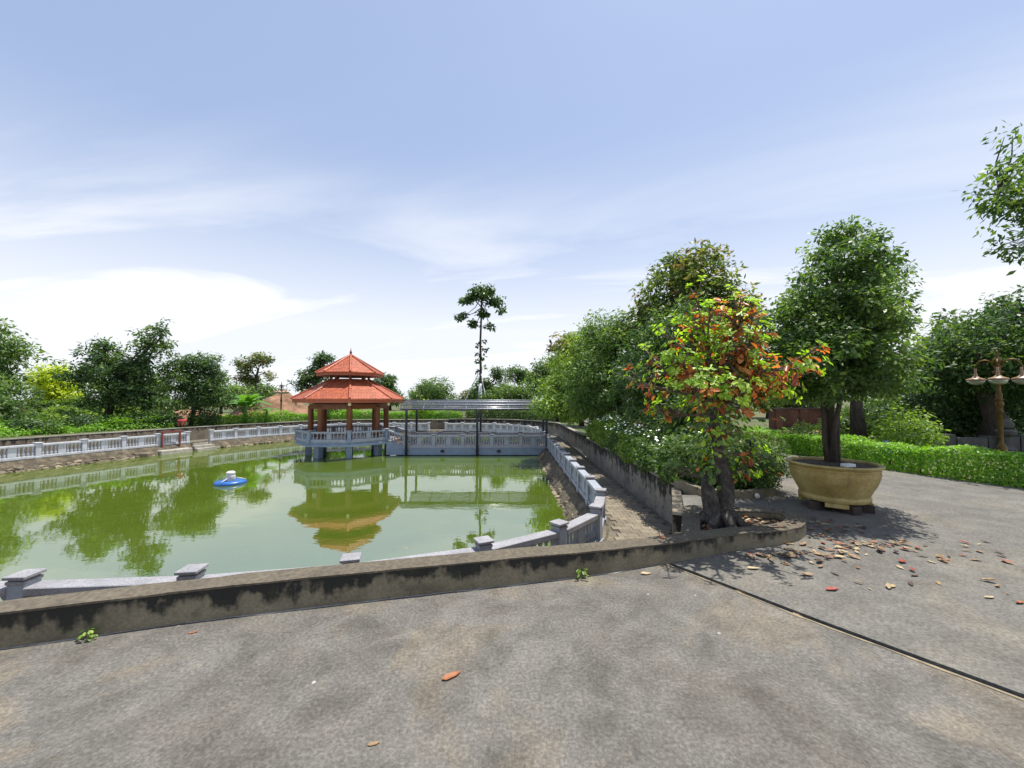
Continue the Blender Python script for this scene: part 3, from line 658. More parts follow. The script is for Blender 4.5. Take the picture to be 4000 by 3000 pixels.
for rf in (rl, ru):
    mine = [t for t in tiles_all if t[2] is rf]
    for q, (_, m, _) in enumerate(mine[:296]):
        o = link('roof_tile', tile_roof_me, None, None); o.parent = rf
        o.matrix_basis = m @ Matrix.Rotation(rgt.uniform(-.02, .02), 4, 'Z') @ Matrix.Translation((0, 0, rgt.uniform(0, .004)))
    rest = MB()
    for _, m, _ in mine[296:]: rest.add([m @ Vector(v.co) for v in tile_roof_me.vertices], [tuple(f.vertices) for f in tile_roof_me.polygons])
    o = rest.build('roof_tiles_behind', 'roof_tile'); o.parent = rf; o['kind'] = 'stuff'
for rf, r0, z0, r1, z1 in ((rl, 2.95, 1.70, 1.0, 2.77), (ru, 1.79, 3.14, .04, 4.17)):
    for a in OCT:
        d = Vector((math.cos(a), math.sin(a), 0)); P = []; 
        for t in np.linspace(0, 1, 9): P.append(Vector((PX, PY, 0)) + d * (r0 + (r1 - r0) * t) + Vector((0, 0, z0 + (z1 - z0) * t + .035)))
        mb = MB().tube(P, .055, 8)
        for k in range(0, 9): mb.lathe([(.064, -.02), (.07, 0), (.064, .02)], 8, P[k])
        o = mb.build('hip_ridge', 'roof_tile'); o.parent = rf
    ring_ = MB(); pr = octp(r0 - .02)
    for i in range(8):
        a, c = pr[i], pr[(i + 1) % 8]; ring_.tube([(*a, z0 - .01), (*c, z0 - .01)], .03, 6)
    o = ring_.build('eave_trim', 'roof_tile'); o.parent = rf
octring('eave_board', 'timber', [(2.885, 1.69), (2.885, 1.50), (2.80, 1.50), (2.78, 1.66)], PV)
octring('eave_board', 'timber', [(1.725, 3.13), (1.725, 2.97), (1.66, 2.97), (1.64, 3.10)], PV)
octring('soffit', 'timber_dark', [(2.79, 1.56), (1.95, 1.44), (1.9, 1.44)], PV)
octring('soffit', 'timber_dark', [(1.65, 3.0), (.2, 3.06)], PV)
for x, y in octp(.98): MB().box((x, y, 2.86), (.13, .13, .36), math.atan2(y - PY, x - PX)).build('neck_post', 'timber', PV)
octring('neck_beam', 'timber', [(.92, 2.93), (1.05, 2.93), (1.05, 3.02), (.92, 3.02)], PV)
octring('neck_sill', 'timber', [(.90, 2.68), (1.06, 2.68), (1.06, 2.80), (.90, 2.80)], PV)
MB().lathe([(.10, 0), (.11, .05), (.06, .09), (.045, .13), (.075, .17), (.06, .22), (.025, .28), (.02, .36), (.002, .46)], 12, (PX, PY, 4.17)).build('finial', 'maroon_paint', PV, True)
for a in OCT:
    x, y = PX + 2.74 * math.cos(a), PY + 2.74 * math.sin(a)
    MB().lathe([(.03, 0), (.07, .04), (.09, .12), (.06, .18), (.085, .24), (.05, .31)], 10, (x, y, 1.33)).build('corner_ornament', 'cream_paint', PV, True)
# ------------------------------------------------------------------ bridge with canopy and stairs
BR = empty('footbridge', (-2, 21.85, Z_WATER), 'blue-grey concrete footbridge with balustrades leading from the path to the pavilion', 'bridge')
Y0, Y1 = 20.95, 22.75
MB().box((-1.92, 21.85, -1.15), (7.74, 2.0, .36)).build('deck_beam', 'paint_blue', BR)
MB().box((-1.92, 21.85, -.96), (7.74, 1.9, .012)).build('deck_floor', 'deck_floor', BR)
MB().box((-1.92, 20.84, -1.0), (7.74, .04, .05)).build('string_course', 'paint_blue', BR)
xs = [-5.8, -4.24, -2.66, -1.09, .48, 1.86]
for y in (Y0, Y1):
    for i, x in enumerate(xs):
        post(BR, (x, y), 0, -.97, -.22, 'paint_grey', .17)
        if i: panel(BR, (xs[i - 1], y), (x, y), -.97, -.27, 'paint_grey')
for i in range(3):
    MB().box((-6.62 + .3 * i, 21.9, -.66 - .15 * i), (.32 if i else .36, 1.7, .16)).build('step', 'deck_floor', BR)
for y in (Y0, Y1):
    wbox('stair_string', 'paint_blue', BR, (-6.80, y), (-5.70, y), -1.33, -.52, .16, -1.33, -.90)
    wbox('stair_rail', 'paint_grey', BR, (-6.72, y), (-5.86, y), -.05, .03, .18, -.36, -.28)
    me = baluster_mesh('paint_grey', .44)
    for i in range(6):
        t = (i + .5) / 6; link('baluster', me, None, BR, (-6.72 + .86 * t, y, -.50 - .31 * t))
for x, y in ((-3.75, 20.835), (-.72, 20.835)):
    MB().lathe([(.001, -.05), (.10, -.04), (.11, 0), (.09, .05), (.001, .10)], 12, (x, y - .03, -1.13)).build('bulkhead_lamp', 'black_steel', BR, True)
CN = empty('canopy', (-2, 21.85, -1.2), 'barrel-vaulted dark canopy on black posts over the footbridge', 'canopy')
for x in (-5.68, -1.87, 1.86):
    for y in (20.74, 22.96):
        MB().tube([(x, y, -1.45), (x, y, 1.16)], .065, 10).box((x, y, -1.08), (.18, .18, .03)).build('post', 'black_steel', CN, True)
def arch(t): return (21.85 + 1.32 * math.sin(R(-62 + 124 * t)) / math.sin(R(62)), 1.14 + .46 * (math.cos(R(-62 + 124 * t)) - math.cos(R(62))) / (1 - math.cos(R(62))))
vs = []; fs = []
for i in range(13):
    y, z = arch(i / 12); vs += [(-6.0, y, z), (2.25, y, z)]
for i in range(12): fs.append((2 * i, 2 * i + 1, 2 * i + 3, 2 * i + 2))
sh = MB().add(vs, fs).build('roof_sheet', 'canopy_sheet', CN, True); sm = sh.modifiers.new('thickness', 'SOLIDIFY'); sm.thickness = .012
for x in (-5.9, -4.75, -3.6, -2.46, -1.32, -.18, .95, 2.1):
    MB().tube([(x, *[arch(t)[0], arch(t)[1] - .035]) for t in np.linspace(0, 1, 11)], .025, 6).build('rib', 'grey_steel', CN, True)
for t in (0, .14, .28, .43, .57, .72, .86, 1):
    y, z = arch(t); MB().tube([(-6.02, y, z + .03), (2.27, y, z + .03)], .022, 6).build('purlin', 'grey_steel', CN, True)
for y in (20.74, 22.96): MB().box((-1.9, y, 1.13), (8.2, .07, .10)).build('eave_beam', 'black_steel', CN)

# ------------------------------------------------------------------ floating aerator
AX, AY = -10.2, 14.05
ae = empty('pond_aerator', (AX, AY, Z_WATER), 'round blue float with a white motor housing drifting on the pond', 'aerator')
MB().lathe([(.20, .0), (.36, -.08), (.47, -.02), (.50, .04), (.47, .09), (.36, .12), (.2, .10)], 28, (AX, AY, Z_WATER)).build('float', 'blue_plastic', ae, True)
smooth_by_angle(MB().lathe([(.15, .09), (.16, .11), (.15, .28), (.12, .31), (.12, .34), (.15, .36), (.145, .40), (.09, .44), (.02, .45)], 18, (AX, AY, Z_WATER)).build('motor_housing', 'white_plastic', ae).data, 35)
for a in (.5, 2.6, 4.7):
    MB().tube([(AX + .45 * math.cos(a), AY + .45 * math.sin(a), Z_WATER + .12), (AX + .17 * math.cos(a), AY + .17 * math.sin(a), Z_WATER + .2)], .018, 6).build('strut', 'white_plastic', ae, True)

# ------------------------------------------------------------------ glazed planter
QX, QY = 5.10, 6.16
pot = empty('planter_pot', (QX, QY, 0), 'wide round ochre ceramic planter with ribbed rim on brick blocks', 'planter')
prof = [(.10, .12), (.40, .12), (.44, .135), (.455, .17), (.45, .20), (.435, .215), (.445, .235), (.475, .30), (.525, .40), (.56, .50), (.57, .56), (.565, .60), (.575, .615), (.565, .63), (.575, .645), (.60, .66), (.612, .68), (.605, .695), (.57, .70), (.545, .69), (.54, .62), (.02, .60)]
smooth_by_angle(MB().lathe(prof, 48, (QX, QY, 0)).build('bowl', 'pot_glaze', pot).data, 45)
bm = bmesh.new(); bmesh.ops.create_circle(bm, cap_ends=False, segments=28, radius=.545)
bm.free()
mb = MB(); rg = random.Random(6); rings = 6; vs = [(QX, QY, .70)]; fs = []
for k in range(1, rings + 1):
    for i in range(28):
        a = 2 * math.pi * i / 28; vs.append((QX + .545 * k / rings * math.cos(a), QY + .545 * k / rings * math.sin(a), .655 + .05 * (1 - k / rings) + rg.uniform(-.012, .012)))
for i in range(28): fs.append((0, 1 + i, 1 + (i + 1) % 28))
for k in range(rings - 1):
    for i in range(28):
        a, c = 1 + k * 28 + i, 1 + k * 28 + (i + 1) % 28; fs.append((a, a + 28, c + 28, c))
mb.add(vs, fs).build('soil', 'dark_soil', pot, True)
fm = MB().prism([(-.14, -.05), (.14, -.05), (.11, .05), (-.11, .05)], .07, .13)
for a in (R(235), R(325), R(55), R(145)):
    o = link('foot', fm.mesh('foot'), 'pot_glaze', pot, (QX + .40 * math.cos(a), QY + .40 * math.sin(a), 0)); o.rotation_euler.z = a + R(90)
brick_me = bevel(MB().box((0, 0, .058), (.22, .15, .115)).mesh('support_brick'), .006); brick_me.materials.append(MT['fired_brick'])
for a, lab in ((R(195), 'dark brick under the side of the planter facing the tree ring'), (R(262), 'dark brick propping the front foot of the ochre planter'), (R(310), 'dark brick under the planter edge facing the leaf-strewn concrete'), (R(60), 'dark brick under the planter side facing the hedge')):
    o = link('support_brick', brick_me, None, None, (QX + .36 * math.cos(a), QY + .36 * math.sin(a), -.006)); o.rotation_euler.z = a + .3; tag(o, lab, 'brick', 'bricks under the planter')
o = link('paving_piece', bevel(MB().box((0, 0, 0), (.17, .10, .05)).mesh('paving_piece'), .008), 'white_block', None, (QX - .04, QY - .33, .70)); o.rotation_euler.z = .15
tag(o, 'pale broken block lying on the planter soil', 'block')

# ------------------------------------------------------------------ foliage helpers
def nrm(a): return a / np.maximum(1e-6, np.linalg.norm(a, axis=1, keepdims=True))
def leaf_mesh(name, P, N, D, L, W, tint, mats, midx=None, shape='kite'):
    n = len(P); N = nrm(N); D = nrm(D - N * np.sum(D * N, 1, keepdims=True)); S = np.cross(N, D); L = np.broadcast_to(np.asarray(L, float), (n,))[:, None]; W = np.broadcast_to(np.asarray(W, float), (n,))[:, None]
    if shape == 'kite':
        V = np.stack([P, P + D * L * .48 + S * W * .5 + N * W * .12, P + D * L, P + D * L * .48 - S * W * .5 + N * W * .12], 1); k = 4
    else:   # broad leaf, widest beyond the middle, folded and drooping
        V = np.stack([P, P + D * L * .35 + S * W * .32 + N * W * .10, P + D * L * .70 + S * W * .5 + N * W * .10 - N * L * .05, P + D * L * .93 + S * W * .2 - N * L * .14, P + D * L - N * L * .17, P + D * L * .93 - S * W * .2 - N * L * .14, P + D * L * .70 - S * W * .5 + N * W * .10 - N * L * .05, P + D * L * .35 - S * W * .32 + N * W * .10], 1); k = 8
    me = bpy.data.meshes.new(name); me.vertices.add(n * k); me.vertices.foreach_set('co', V.reshape(-1).astype(np.float32))
    if k == 4:
        me.loops.add(n * 4); me.loops.foreach_set('vertex_index', np.arange(n * 4, dtype=np.int32)); me.polygons.add(n)
        me.polygons.foreach_set('loop_start', np.arange(0, n * 4, 4, dtype=np.int32)); me.polygons.foreach_set('loop_total', np.full(n, 4, np.int32)); per = 1
    else:
        q = np.array([0, 1, 2, 3, 4, 0, 4, 5, 6, 7]); ix = (np.arange(n)[:, None] * 8 + q[None]).reshape(-1)
        me.loops.add(n * 10); me.loops.foreach_set('vertex_index', ix.astype(np.int32)); me.polygons.add(n * 2)
        me.polygons.foreach_set('loop_start', np.arange(0, n * 10, 5, dtype=np.int32)); me.polygons.foreach_set('loop_total', np.full(n * 2, 5, np.int32)); per = 2
    if midx is not None: me.polygons.foreach_set('material_index', np.repeat(midx, per).astype(np.int32))
    at = me.attributes.new('tint', 'FLOAT', 'FACE'); at.data.foreach_set('value', np.repeat(tint, per).astype(np.float32))
    for m in (mats if isinstance(mats, (list, tuple)) else [mats]): me.materials.append(MT[m])
    me.update(calc_edges=True); me.validate(); return me
def clump_leaves(rs, C, rad, per, L, aspect=.42, up=.55, flat=.75, droop=.25):
    """leaves scattered round clump centres; denser toward each clump's skin"""
    n = len(C); idx = np.repeat(np.arange(n), per); m = len(idx); d = nrm(rs.normal(size=(m, 3))); rr = rs.random(m) ** .45
    rad = np.broadcast_to(np.asarray(rad, float), (n,))[idx]
    o = d * (rr * rad)[:, None]; o[:, 2] *= flat; P = C[idx] + o
    N = d * .55 + rs.normal(size=(m, 3)) * .42; N[:, 2] += up; D = nrm(rs.normal(size=(m, 3))) * .8 + d * .9; D[:, 2] -= droop
    l = L * rs.uniform(.65, 1.25, m); t = np.clip(rs.normal(.45, .2, m) + rs.normal(0, .25, n)[idx], 0, 1)
    return P, N, D, l, l * aspect * rs.uniform(.8, 1.2, m), t
def tree(label, base, trunk, lobes, nclump, per, L, mat, seed, group=None, barkm='bark', r0=.16, clump=.5, aspect=.42, shell=.5, cat='tree', name='tree', nlimb=7, up=.55, droop=.25, shape='kite', extra=None, stems=None):
    """trunk: points relative to base; lobes: (cx,cy,cz,rx,ry,rz) relative to base"""
    rs = np.random.RandomState(seed); B = Vector(base); root = empty(name, base, label, cat, group)
    vol = np.array([l[3] * l[4] * l[5] for l in lobes]) ** .75; pick = rs.choice(len(lobes), nclump, p=vol / vol.sum()); Lb = np.array(lobes)[pick]
    d = nrm(rs.normal(size=(nclump, 3))); rr = rs.random(nclump) ** shell * .92; C = Lb[:, :3] + d * rr[:, None] * Lb[:, 3:]
    cs = clump * rs.uniform(.65, 1.3, nclump)
    mb = MB(); tp = [Vector(p) for p in trunk]; m = len(tp); mb.tube([B + p for p in tp], [r0 * 1.35 if i == 0 else r0 * (1 - .5 * i / (m - 1)) for i in range(m)], 9)
    for s_ in (stems or []): mb.tube([B + Vector(p) for p in s_[0]], s_[1], 7)
    top = tp[-1]; limbs = []
    for k in range(nlimb):
        l = lobes[k % len(lobes)]; e = Vector((l[0] + rs.uniform(-.5, .5) * l[3], l[1] + rs.uniform(-.5, .5) * l[4], l[2] + rs.uniform(-.3, .6) * l[5]))
        s0 = tp[-1] if k < 3 or m < 3 else tp[-2].lerp(tp[-1], rs.uniform(.3, 1)); md = s0.lerp(e, .5) + Vector(rs.uniform(-.12, .12, 3)) * (e - s0).length
        mb.tube([B + s0, B + s0.lerp(md, .5) + Vector((0, 0, .03)), B + md, B + e], [r0 * .42, r0 * .34, r0 * .25, r0 * .08], 6); limbs += [s0.lerp(md, .6), md, md.lerp(e, .5), e]
    la = np.array([tuple(q) for q in limbs])
    for i in range(0, nclump, max(1, nclump // 90)):
        j = np.argmin(np.linalg.norm(la - C[i], axis=1)); a = Vector(la[j]); c = Vector(C[i]); mdl = a.lerp(c, .55) + Vector(rs.uniform(-.1, .1, 3)) * (c - a).length
        mb.tube([B + a, B + mdl, B + c], [r0 * .13, r0 * .09, r0 * .03], 4, False)
    mb.build('trunk', barkm, root, True)
    P, N, D, l, W, t = clump_leaves(rs, C, cs, per, L, aspect, up, .75, droop)
    me = leaf_mesh('crown', P + np.array(base), N, D, l, W, t, mat, None, shape); link('crown', me, None, root)
    return root
def bushy(label, name, cat, base, lobes, density, L, mat, seed, group=None, aspect=.5, flowers=None, core='bark', nstem=6):
    """shrub: leaves through ellipsoid lobes, with stems inside"""
    rs = np.random.RandomState(seed); root = empty(name, base, label, cat, group); B = np.array(base); Ps = []; Ns = []
    for (cx_, cy_, cz_, rx, ry, rz) in lobes:
        n = int(density * 4 * math.pi * ((rx * ry) ** 1.6 / 3 + (rx * rz) ** 1.6 / 3 + (ry * rz) ** 1.6 / 3) ** (1 / 1.6)); d = nrm(rs.normal(size=(n, 3)))
        lump = 1 + .16 * np.sin(d[:, 0] * 5 + seed) * np.sin(d[:, 1] * 6 + 1) + .12 * np.sin(d[:, 2] * 9 + d[:, 0] * 4)
        rr = (rs.random(n) ** .28) * lump; P = d * rr[:, None] * np.array([rx, ry, rz]) + np.array([cx_, cy_, cz_]); k = P[:, 2] > .02; Ps.append(P[k]); Ns.append(d[k])
    P = np.concatenate(Ps); d = np.concatenate(Ns); m = len(P); N = d * .6 + rs.normal(size=(m, 3)) * .45; N[:, 2] += .45; D = rs.normal(size=(m, 3)) * .7 + d * .8; D[:, 2] += .15
    l = L * rs.uniform(.6, 1.3, m); t = np.clip(rs.normal(.45, .22, m), 0, 1)
    link('foliage', leaf_mesh('foliage', P + B, N, D, l, l * aspect, t, mat), None, root)
    mb = MB()
    for k in range(nstem):
        l_ = lobes[k % len(lobes)]; e = Vector((l_[0] + rs.uniform(-.4, .4) * l_[3], l_[1] + rs.uniform(-.4, .4) * l_[4], l_[2] + .3 * l_[5])); s0 = Vector((l_[0] * .9 + rs.uniform(-.08, .08), l_[1] * .9 + rs.uniform(-.08, .08), -.02))
        mb.tube([Vector(base) + s0, Vector(base) + s0.lerp(e, .5) + Vector(rs.uniform(-.05, .05, 3)), Vector(base) + e], [.03, .02, .008], 5)
    mb.build('stem', core, root, True)['kind'] = 'stuff'
    if flowers:
        fn, fl, fm_ = flowers; k = np.argsort(-(P[:, 2] * 1. + rs.random(m) * .8) - d[:, 2] * .3)[:fn * 6]; k = rs.choice(k, fn, replace=False); Q = np.repeat(P[k] + d[k] * .04, 5, 0); a = np.tile(np.arange(5) * 1.2566, fn); ND = np.repeat(nrm(d[k] + np.array([0, -.4, .5])), 5, 0)
        u = nrm(np.cross(ND, np.array([.3, .1, .9]))); v = np.cross(ND, u); DD = u * np.cos(a)[:, None] + v * np.sin(a)[:, None] + ND * .25
        fo = link('blossom', leaf_mesh('blossom', Q + B, ND, DD, fl, fl * .75, rs.random(len(Q)), fm_), None, root); fo['kind'] = 'stuff'
    return root

# ------------------------------------------------------------------ red-leaved tree in the ring
def almond_tree():
    base = (2.72, 5.10, .06); rs = np.random.RandomState(11); B = Vector(base)
    root = empty('tree', base, 'small broad-leaved tree with lime rosettes and rust-red old leaves in the concrete tree ring', 'tree')
    mb = MB()
    mb.tube([B + Vector(p) for p in ((0.02, 0, -.02), (.03, 0, .12), (.05, 0, .34), (.10, 0, .56), (.08, .02, .74), (.0, .02, .95), (-.05, 0, 1.2), (-.06, 0, 1.45), (-.04, 0, 1.66), (.0, 0, 1.86))], [.20, .14, .105, .095, .085, .075, .07, .068, .064, .055], 12)
    mb.tube([B + Vector(p) for p in ((-.05, -.02, -.02), (-.10, -.02, .16), (-.16, -.03, .34), (-.18, -.04, .50), (-.16, -.03, .60), (-.13, -.02, .66), (-.12, -.02, .68)) ], [.155, .11, .09, .082, .07, .04, .01], 12)
    mb.v = [(x + .022 * math.sin(9 * z + 4 * y + 3) + .012 * math.sin(23 * z + 11 * x), y + .02 * math.sin(8 * z + 5 * x), z) for x, y, z in mb.v]
    for a in range(7):
        g = a * .9 + .3; mb.tube([B + Vector((.12 * math.cos(g), .12 * math.sin(g), .16)), B + Vector((.26 * math.cos(g), .26 * math.sin(g), .03)), B + Vector((.40 * math.cos(g), .36 * math.sin(g), -.03))], [.08, .06, .02], 6)
    mb.build('trunk', 'bark_grey', root, True)
    tips = []; br = MB(); hang = []
    # whorled, spreading limbs
    for k in range(40):
        az = k * 2.399 + rs.uniform(-.3, .3); zs = rs.uniform(1.35, 1.95) if k < 34 else rs.uniform(.5, 1.2); el = rs.uniform(-.2, 1.4) if k < 34 else rs.uniform(-.1, .4)
        ln_ = rs.uniform(.7, 1.12) if k < 34 else rs.uniform(.35, .6)
        s0 = Vector((-.04, 0, zs + .05)); d = Vector((math.cos(az) * math.cos(el), math.sin(az) * math.cos(el), math.sin(el)))
        e = s0 + d * ln_; 
        md = s0.lerp(e, .5) + Vector((rs.uniform(-.08, .08), rs.uniform(-.08, .08), rs.uniform(-.1, .06)))
        br.tube([B + s0, B + s0.lerp(md, .5), B + md, B + e], [.028, .022, .016, .007], 6); tips.append((e, d, 1.0))
        for q in range(13 if k < 34 else 4):
            t = rs.uniform(.3, .95); p0 = (s0.lerp(md, t * 2) if t < .5 else md.lerp(e, t * 2 - 1)); dd = (d + Vector(rs.normal(0, .65, 3)) + Vector((0, 0, .25))).normalized(); e2 = p0 + dd * rs.uniform(.18, .42)
            br.tube([B + p0, B + p0.lerp(e2, .5) + Vector(rs.uniform(-.02, .02, 3)), B + e2], [.010, .008, .005], 5); tips.append((e2, dd, .8)); hang.append(p0.lerp(e2, .5)); hang.append(p0)
    br.build('branch', 'twig_bark', root, True)
    P, N, D, L, W, T, MI = [], [], [], [], [], [], []
    for e, d, s in tips:
        n = rs.randint(6, 11); young = rs.random() < (.86 if e.z > 1.2 else .75); big = rs.random() < .22
        for i in range(n):
            a = i * 2.399; u = d.cross(Vector((.3, .2, .9))).normalized(); v = d.cross(u); rad = u * math.cos(a) + v * math.sin(a)
            dr = (rad + d * rs.uniform(.25, .9)).normalized(); P.append(e + d * rs.uniform(-.03, .03)); D.append(dr); N.append(d * .9 - rad * .3 + Vector((0, 0, .5)) + Vector(rs.normal(0, .15, 3)))
            l = rs.uniform(.05, .088) * (1.5 if big else 1); L.append(l); W.append(l * rs.uniform(.42, .55)); T.append(np.clip(rs.normal(.5, .25), 0, 1)); MI.append((0 if young else 1) if e.z > 1.3 else (2 if young else 0))
    for p in hang:
        if p.z < 1.45 and rs.random() < .9: continue
        if p.x < .1 and rs.random() < .6: continue
        n = rs.randint(0, 4)
        if p.x > .0 and p.z < 2.5: n += 2
        for i in range(n):
            P.append(p + Vector(rs.normal(0, .05, 3))); D.append(Vector((rs.normal(0, .6), rs.normal(0, .6), -.75))); N.append(Vector((rs.normal(0, .8), rs.normal(-.2, .8), .5)))
            l = rs.uniform(.075, .13); L.append(l); W.append(l * rs.uniform(.4, .55)); T.append(rs.random()); MI.append(1 if rs.random() < .85 else 2)
    # climber leaves on the stem
    for i in range(620):
        z = rs.uniform(.55, 1.75); a = rs.uniform(0, 6.283); r_ = .1 + abs(rs.normal(0, .22)) * (1.3 if z > .75 else .5)
        if math.sin(a) < -.2 and abs(math.cos(a) * r_) < .13 and rs.random() < .88: continue
        P.append(Vector((r_ * math.cos(a), r_ * math.sin(a), z))); D.append(Vector((math.cos(a), math.sin(a), rs.uniform(-.8, .4)))); N.append(Vector((math.cos(a) * .6, math.sin(a) * .6, .7)) + Vector(rs.normal(0, .25, 3)))
        l = rs.uniform(.05, .10); L.append(l); W.append(l * .6); T.append(rs.random()); MI.append(2 if rs.random() < .72 else (0 if rs.random() < .85 else 1))
    for z0 in (1.70, 1.62, 1.78, 1.24):           # rust cluster at the crotch
        for i in range(16):
            a = rs.uniform(0, 6.283); P.append(Vector((.09 * math.cos(a), .09 * math.sin(a), z0 + rs.uniform(-.05, .05)))); D.append(Vector((math.cos(a), math.sin(a), rs.uniform(-.8, .2)))); N.append(Vector((math.cos(a) * .5, math.sin(a) * .5, .8))); l = rs.uniform(.08, .15); L.append(l); W.append(l * .5); T.append(rs.uniform(0, .8)); MI.append(1)
    arr = lambda q: np.array([tuple(v) for v in q])
    me = leaf_mesh('crown', arr(P) + np.array(base), arr(N), arr(D), np.array(L), np.array(W), np.array(T), ['leaf_lime', 'leaf_red', 'leaf_mid'], np.array(MI), 'broad')
    link('crown', me, None, root)
almond_tree()

# ------------------------------------------------------------------ potted tree
tree('dense glossy tree growing in the ochre planter', (QX + .02, QY + .03, .66), [(0, 0, 0), (.02, 0, .35), (0, 0, .8), (.04, 0, 1.25), (0, 0, 2.0)],
     [(-.16, 0, 1.60, 1.24, 1.15, .58), (-.04, 0, 2.15, 1.12, 1.0, .7), (.12, 0, 2.85, .88, .8, .72), (.32, 0, 3.5, .48, .45, .45), (-.75, -.2, 1.32, .6, .7, .34), (.72, .1, 1.32, .6, .7, .34), (.6, 0, 2.5, .5, .6, .6)], 400, 92, .08, 'leaf_mid', 31, r0=.065, clump=.22, aspect=.5, shell=.36, barkm='bark', nlimb=12, cat='tree',
     stems=[([(-.05, .02, 0), (-.09, .02, .4), (-.11, .0, .8), (-.2, 0, 1.3)], [.05, .04, .036, .02]), ([(.05, -.03, 0), (.07, -.02, .4), (.11, 0, .8), (.25, 0, 1.3)], [.05, .042, .036, .02]), ([(.02, .06, 0), (.04, .09, .5), (.08, .2, 1.2)], [.05, .04, .025]), ([(-.02, -.05, 0), (-.02, -.08, .5), (.03, -.2, 1.25)], [.045, .036, .024])])

# ------------------------------------------------------------------ trees and shrubs in the bed along the path
bedz = Z_GARDEN
tree('tall rounded dark tree with open top rising above the red-leaved tree', (7.0, 15.3, bedz), [(0, 0, 0), (-.2, 0, 1.6), (-.5, 0, 3.0), (-.3, 0, 4.4)], [(.2, 0, 6.0, 2.3, 2.1, 1.7), (-.9, -.2, 5.0, 1.7, 1.7, 1.3), (1.5, 0, 5.3, 1.3, 1.4, 1.4), (.3, 0, 7.0, 1.6, 1.4, .95), (-1.8, 0, 4.2, 1.3, 1.3, 1.0)], 400, 30, .25, 'leaf_olive', 41, r0=.2, clump=.42, shell=.42, aspect=.36, droop=.1, nlimb=10)
GRP = 'mango trees leaning over the sunken path'
tree('bushy fruit tree spreading over the path above the white-flowered shrubs', (4.55, 11.6, bedz), [(0, 0, 0), (-.1, 0, .9), (-.1, 0, 1.7), (0, 0, 2.4)], [(.1, 0, 2.9, 1.6, 1.7, 1.4), (-.75, .3, 2.3, 1.0, 1.4, 1.0), (.6, -.2, 3.9, 1.2, 1.3, 1.1), (.9, -.4, 2.0, 1.1, 1.2, .9), (-.2, -.8, 1.5, 1.0, 1.0, .7), (.3, .8, 1.3, 1.2, 1.2, .8)], 400, 44, .165, 'leaf_dark', 42, r0=.12, clump=.38, aspect=.32, shell=.45, droop=.35)
tree('glossy fruit tree with pale new tips halfway along the retaining wall', (4.5, 15.6, bedz), [(0, 0, 0), (-.1, 0, 1.2), (-.2, 0, 2.0), (-.2, 0, 3.0)], [(-.3, 0, 3.5, 1.7, 2.0, 1.5), (-1.15, -.2, 2.5, 1.3, 1.7, 1.2), (.5, 0, 4.5, 1.4, 1.5, 1.1), (-.6, 0, 4.5, 1.2, 1.3, .9), (0, 0, 1.7, 1.4, 1.6, .9), (-1.3, .3, 1.6, .9, 1.5, .7)], 460, 44, .18, 'leaf_mid', 43, r0=.14, clump=.42, aspect=.32, shell=.45, droop=.35)
tree('fruit tree with bronze young leaves overhanging the bridge end of the path', (4.1, 19.6, bedz), [(0, 0, 0), (-.1, 0, 1.2), (-.3, 0, 2.0), (-.4, 0, 3.0)], [(-.6, 0, 3.3, 1.9, 2.0, 1.6), (-1.5, -.5, 2.2, 1.3, 1.5, 1.1), (-.1, 0, 4.7, 1.4, 1.5, 1.0), (-1.5, -1.0, 1.3, .9, 1.0, .75), (-.2, 0, 1.8, 1.4, 1.5, .9), (-2.1, -.9, 2.3, 1.0, 1.1, .8), (-2.5, -1.4, 1.5, .7, .8, .5)], 470, 44, .19, 'leaf_bright', 44, r0=.15, clump=.42, aspect=.34, shell=.45, droop=.35)
tree('purplish broad-leaved tree showing above the fruit trees by the bridge', (4.6, 25.5, bedz), [(0, 0, 0), (0, 0, 2), (0, 0, 3.6)], [(-.6, 0, 4.9, 1.7, 1.5, 1.3), (.9, 0, 5.0, 1.5, 1.4, 1.2), (0, 0, 3.6, 1.9, 1.6, 1.0)], 190, 38, .3, 'leaf_purple', 45, r0=.14, clump=.5, aspect=.5)
tree('light green tree at the far corner of the path behind the canopy', (3.6, 30.5, bedz), [(0, 0, 0), (-.2, 0, 1.5), (-.4, 0, 2.8)], [(-1.0, 0, 3.4, 1.6, 1.5, 1.4), (.6, 0, 3.0, 1.5, 1.5, 1.3), (-.8, 0, 4.6, .8, .8, .8)], 150, 38, .26, 'leaf_mid', 46, r0=.13, clump=.48)
tree('shaded dark undergrowth tree between the red-leaved tree and the driveway', (4.75, 9.4, bedz), [(0, 0, 0), (0, 0, .7), (.05, 0, 1.2)], [(-.05, 0, 1.75, .95, 1.0, .85), (-.45, .3, 1.2, .8, .8, .65), (.1, .6, .9, .7, .9, .6)], 190, 42, .13, 'leaf_dark', 47, r0=.06, clump=.3, aspect=.4)
SG = 'flowering shrubs along the retaining wall'
bushy('dense dark shrub filling the bed corner right behind the red-leaved tree trunk', 'shrub', 'shrub', (3.75, 7.75, bedz), [(0, .1, .5, .5, .55, .55), (.45, .35, .55, .55, .5, .6), (-.12, .65, .5, .45, .5, .5)], 1500, .075, 'leaf_mid', 68, SG, .45, (14, .034, 'petal'))
bushy('tall dark shrub between the bed corner and the clipped bush', 'shrub', 'shrub', (4.35, 8.5, bedz), [(0, 0, .7, .6, .6, .75), (.35, -.1, .6, .5, .5, .6)], 1200, .085, 'leaf_dark', 69, SG, .45)
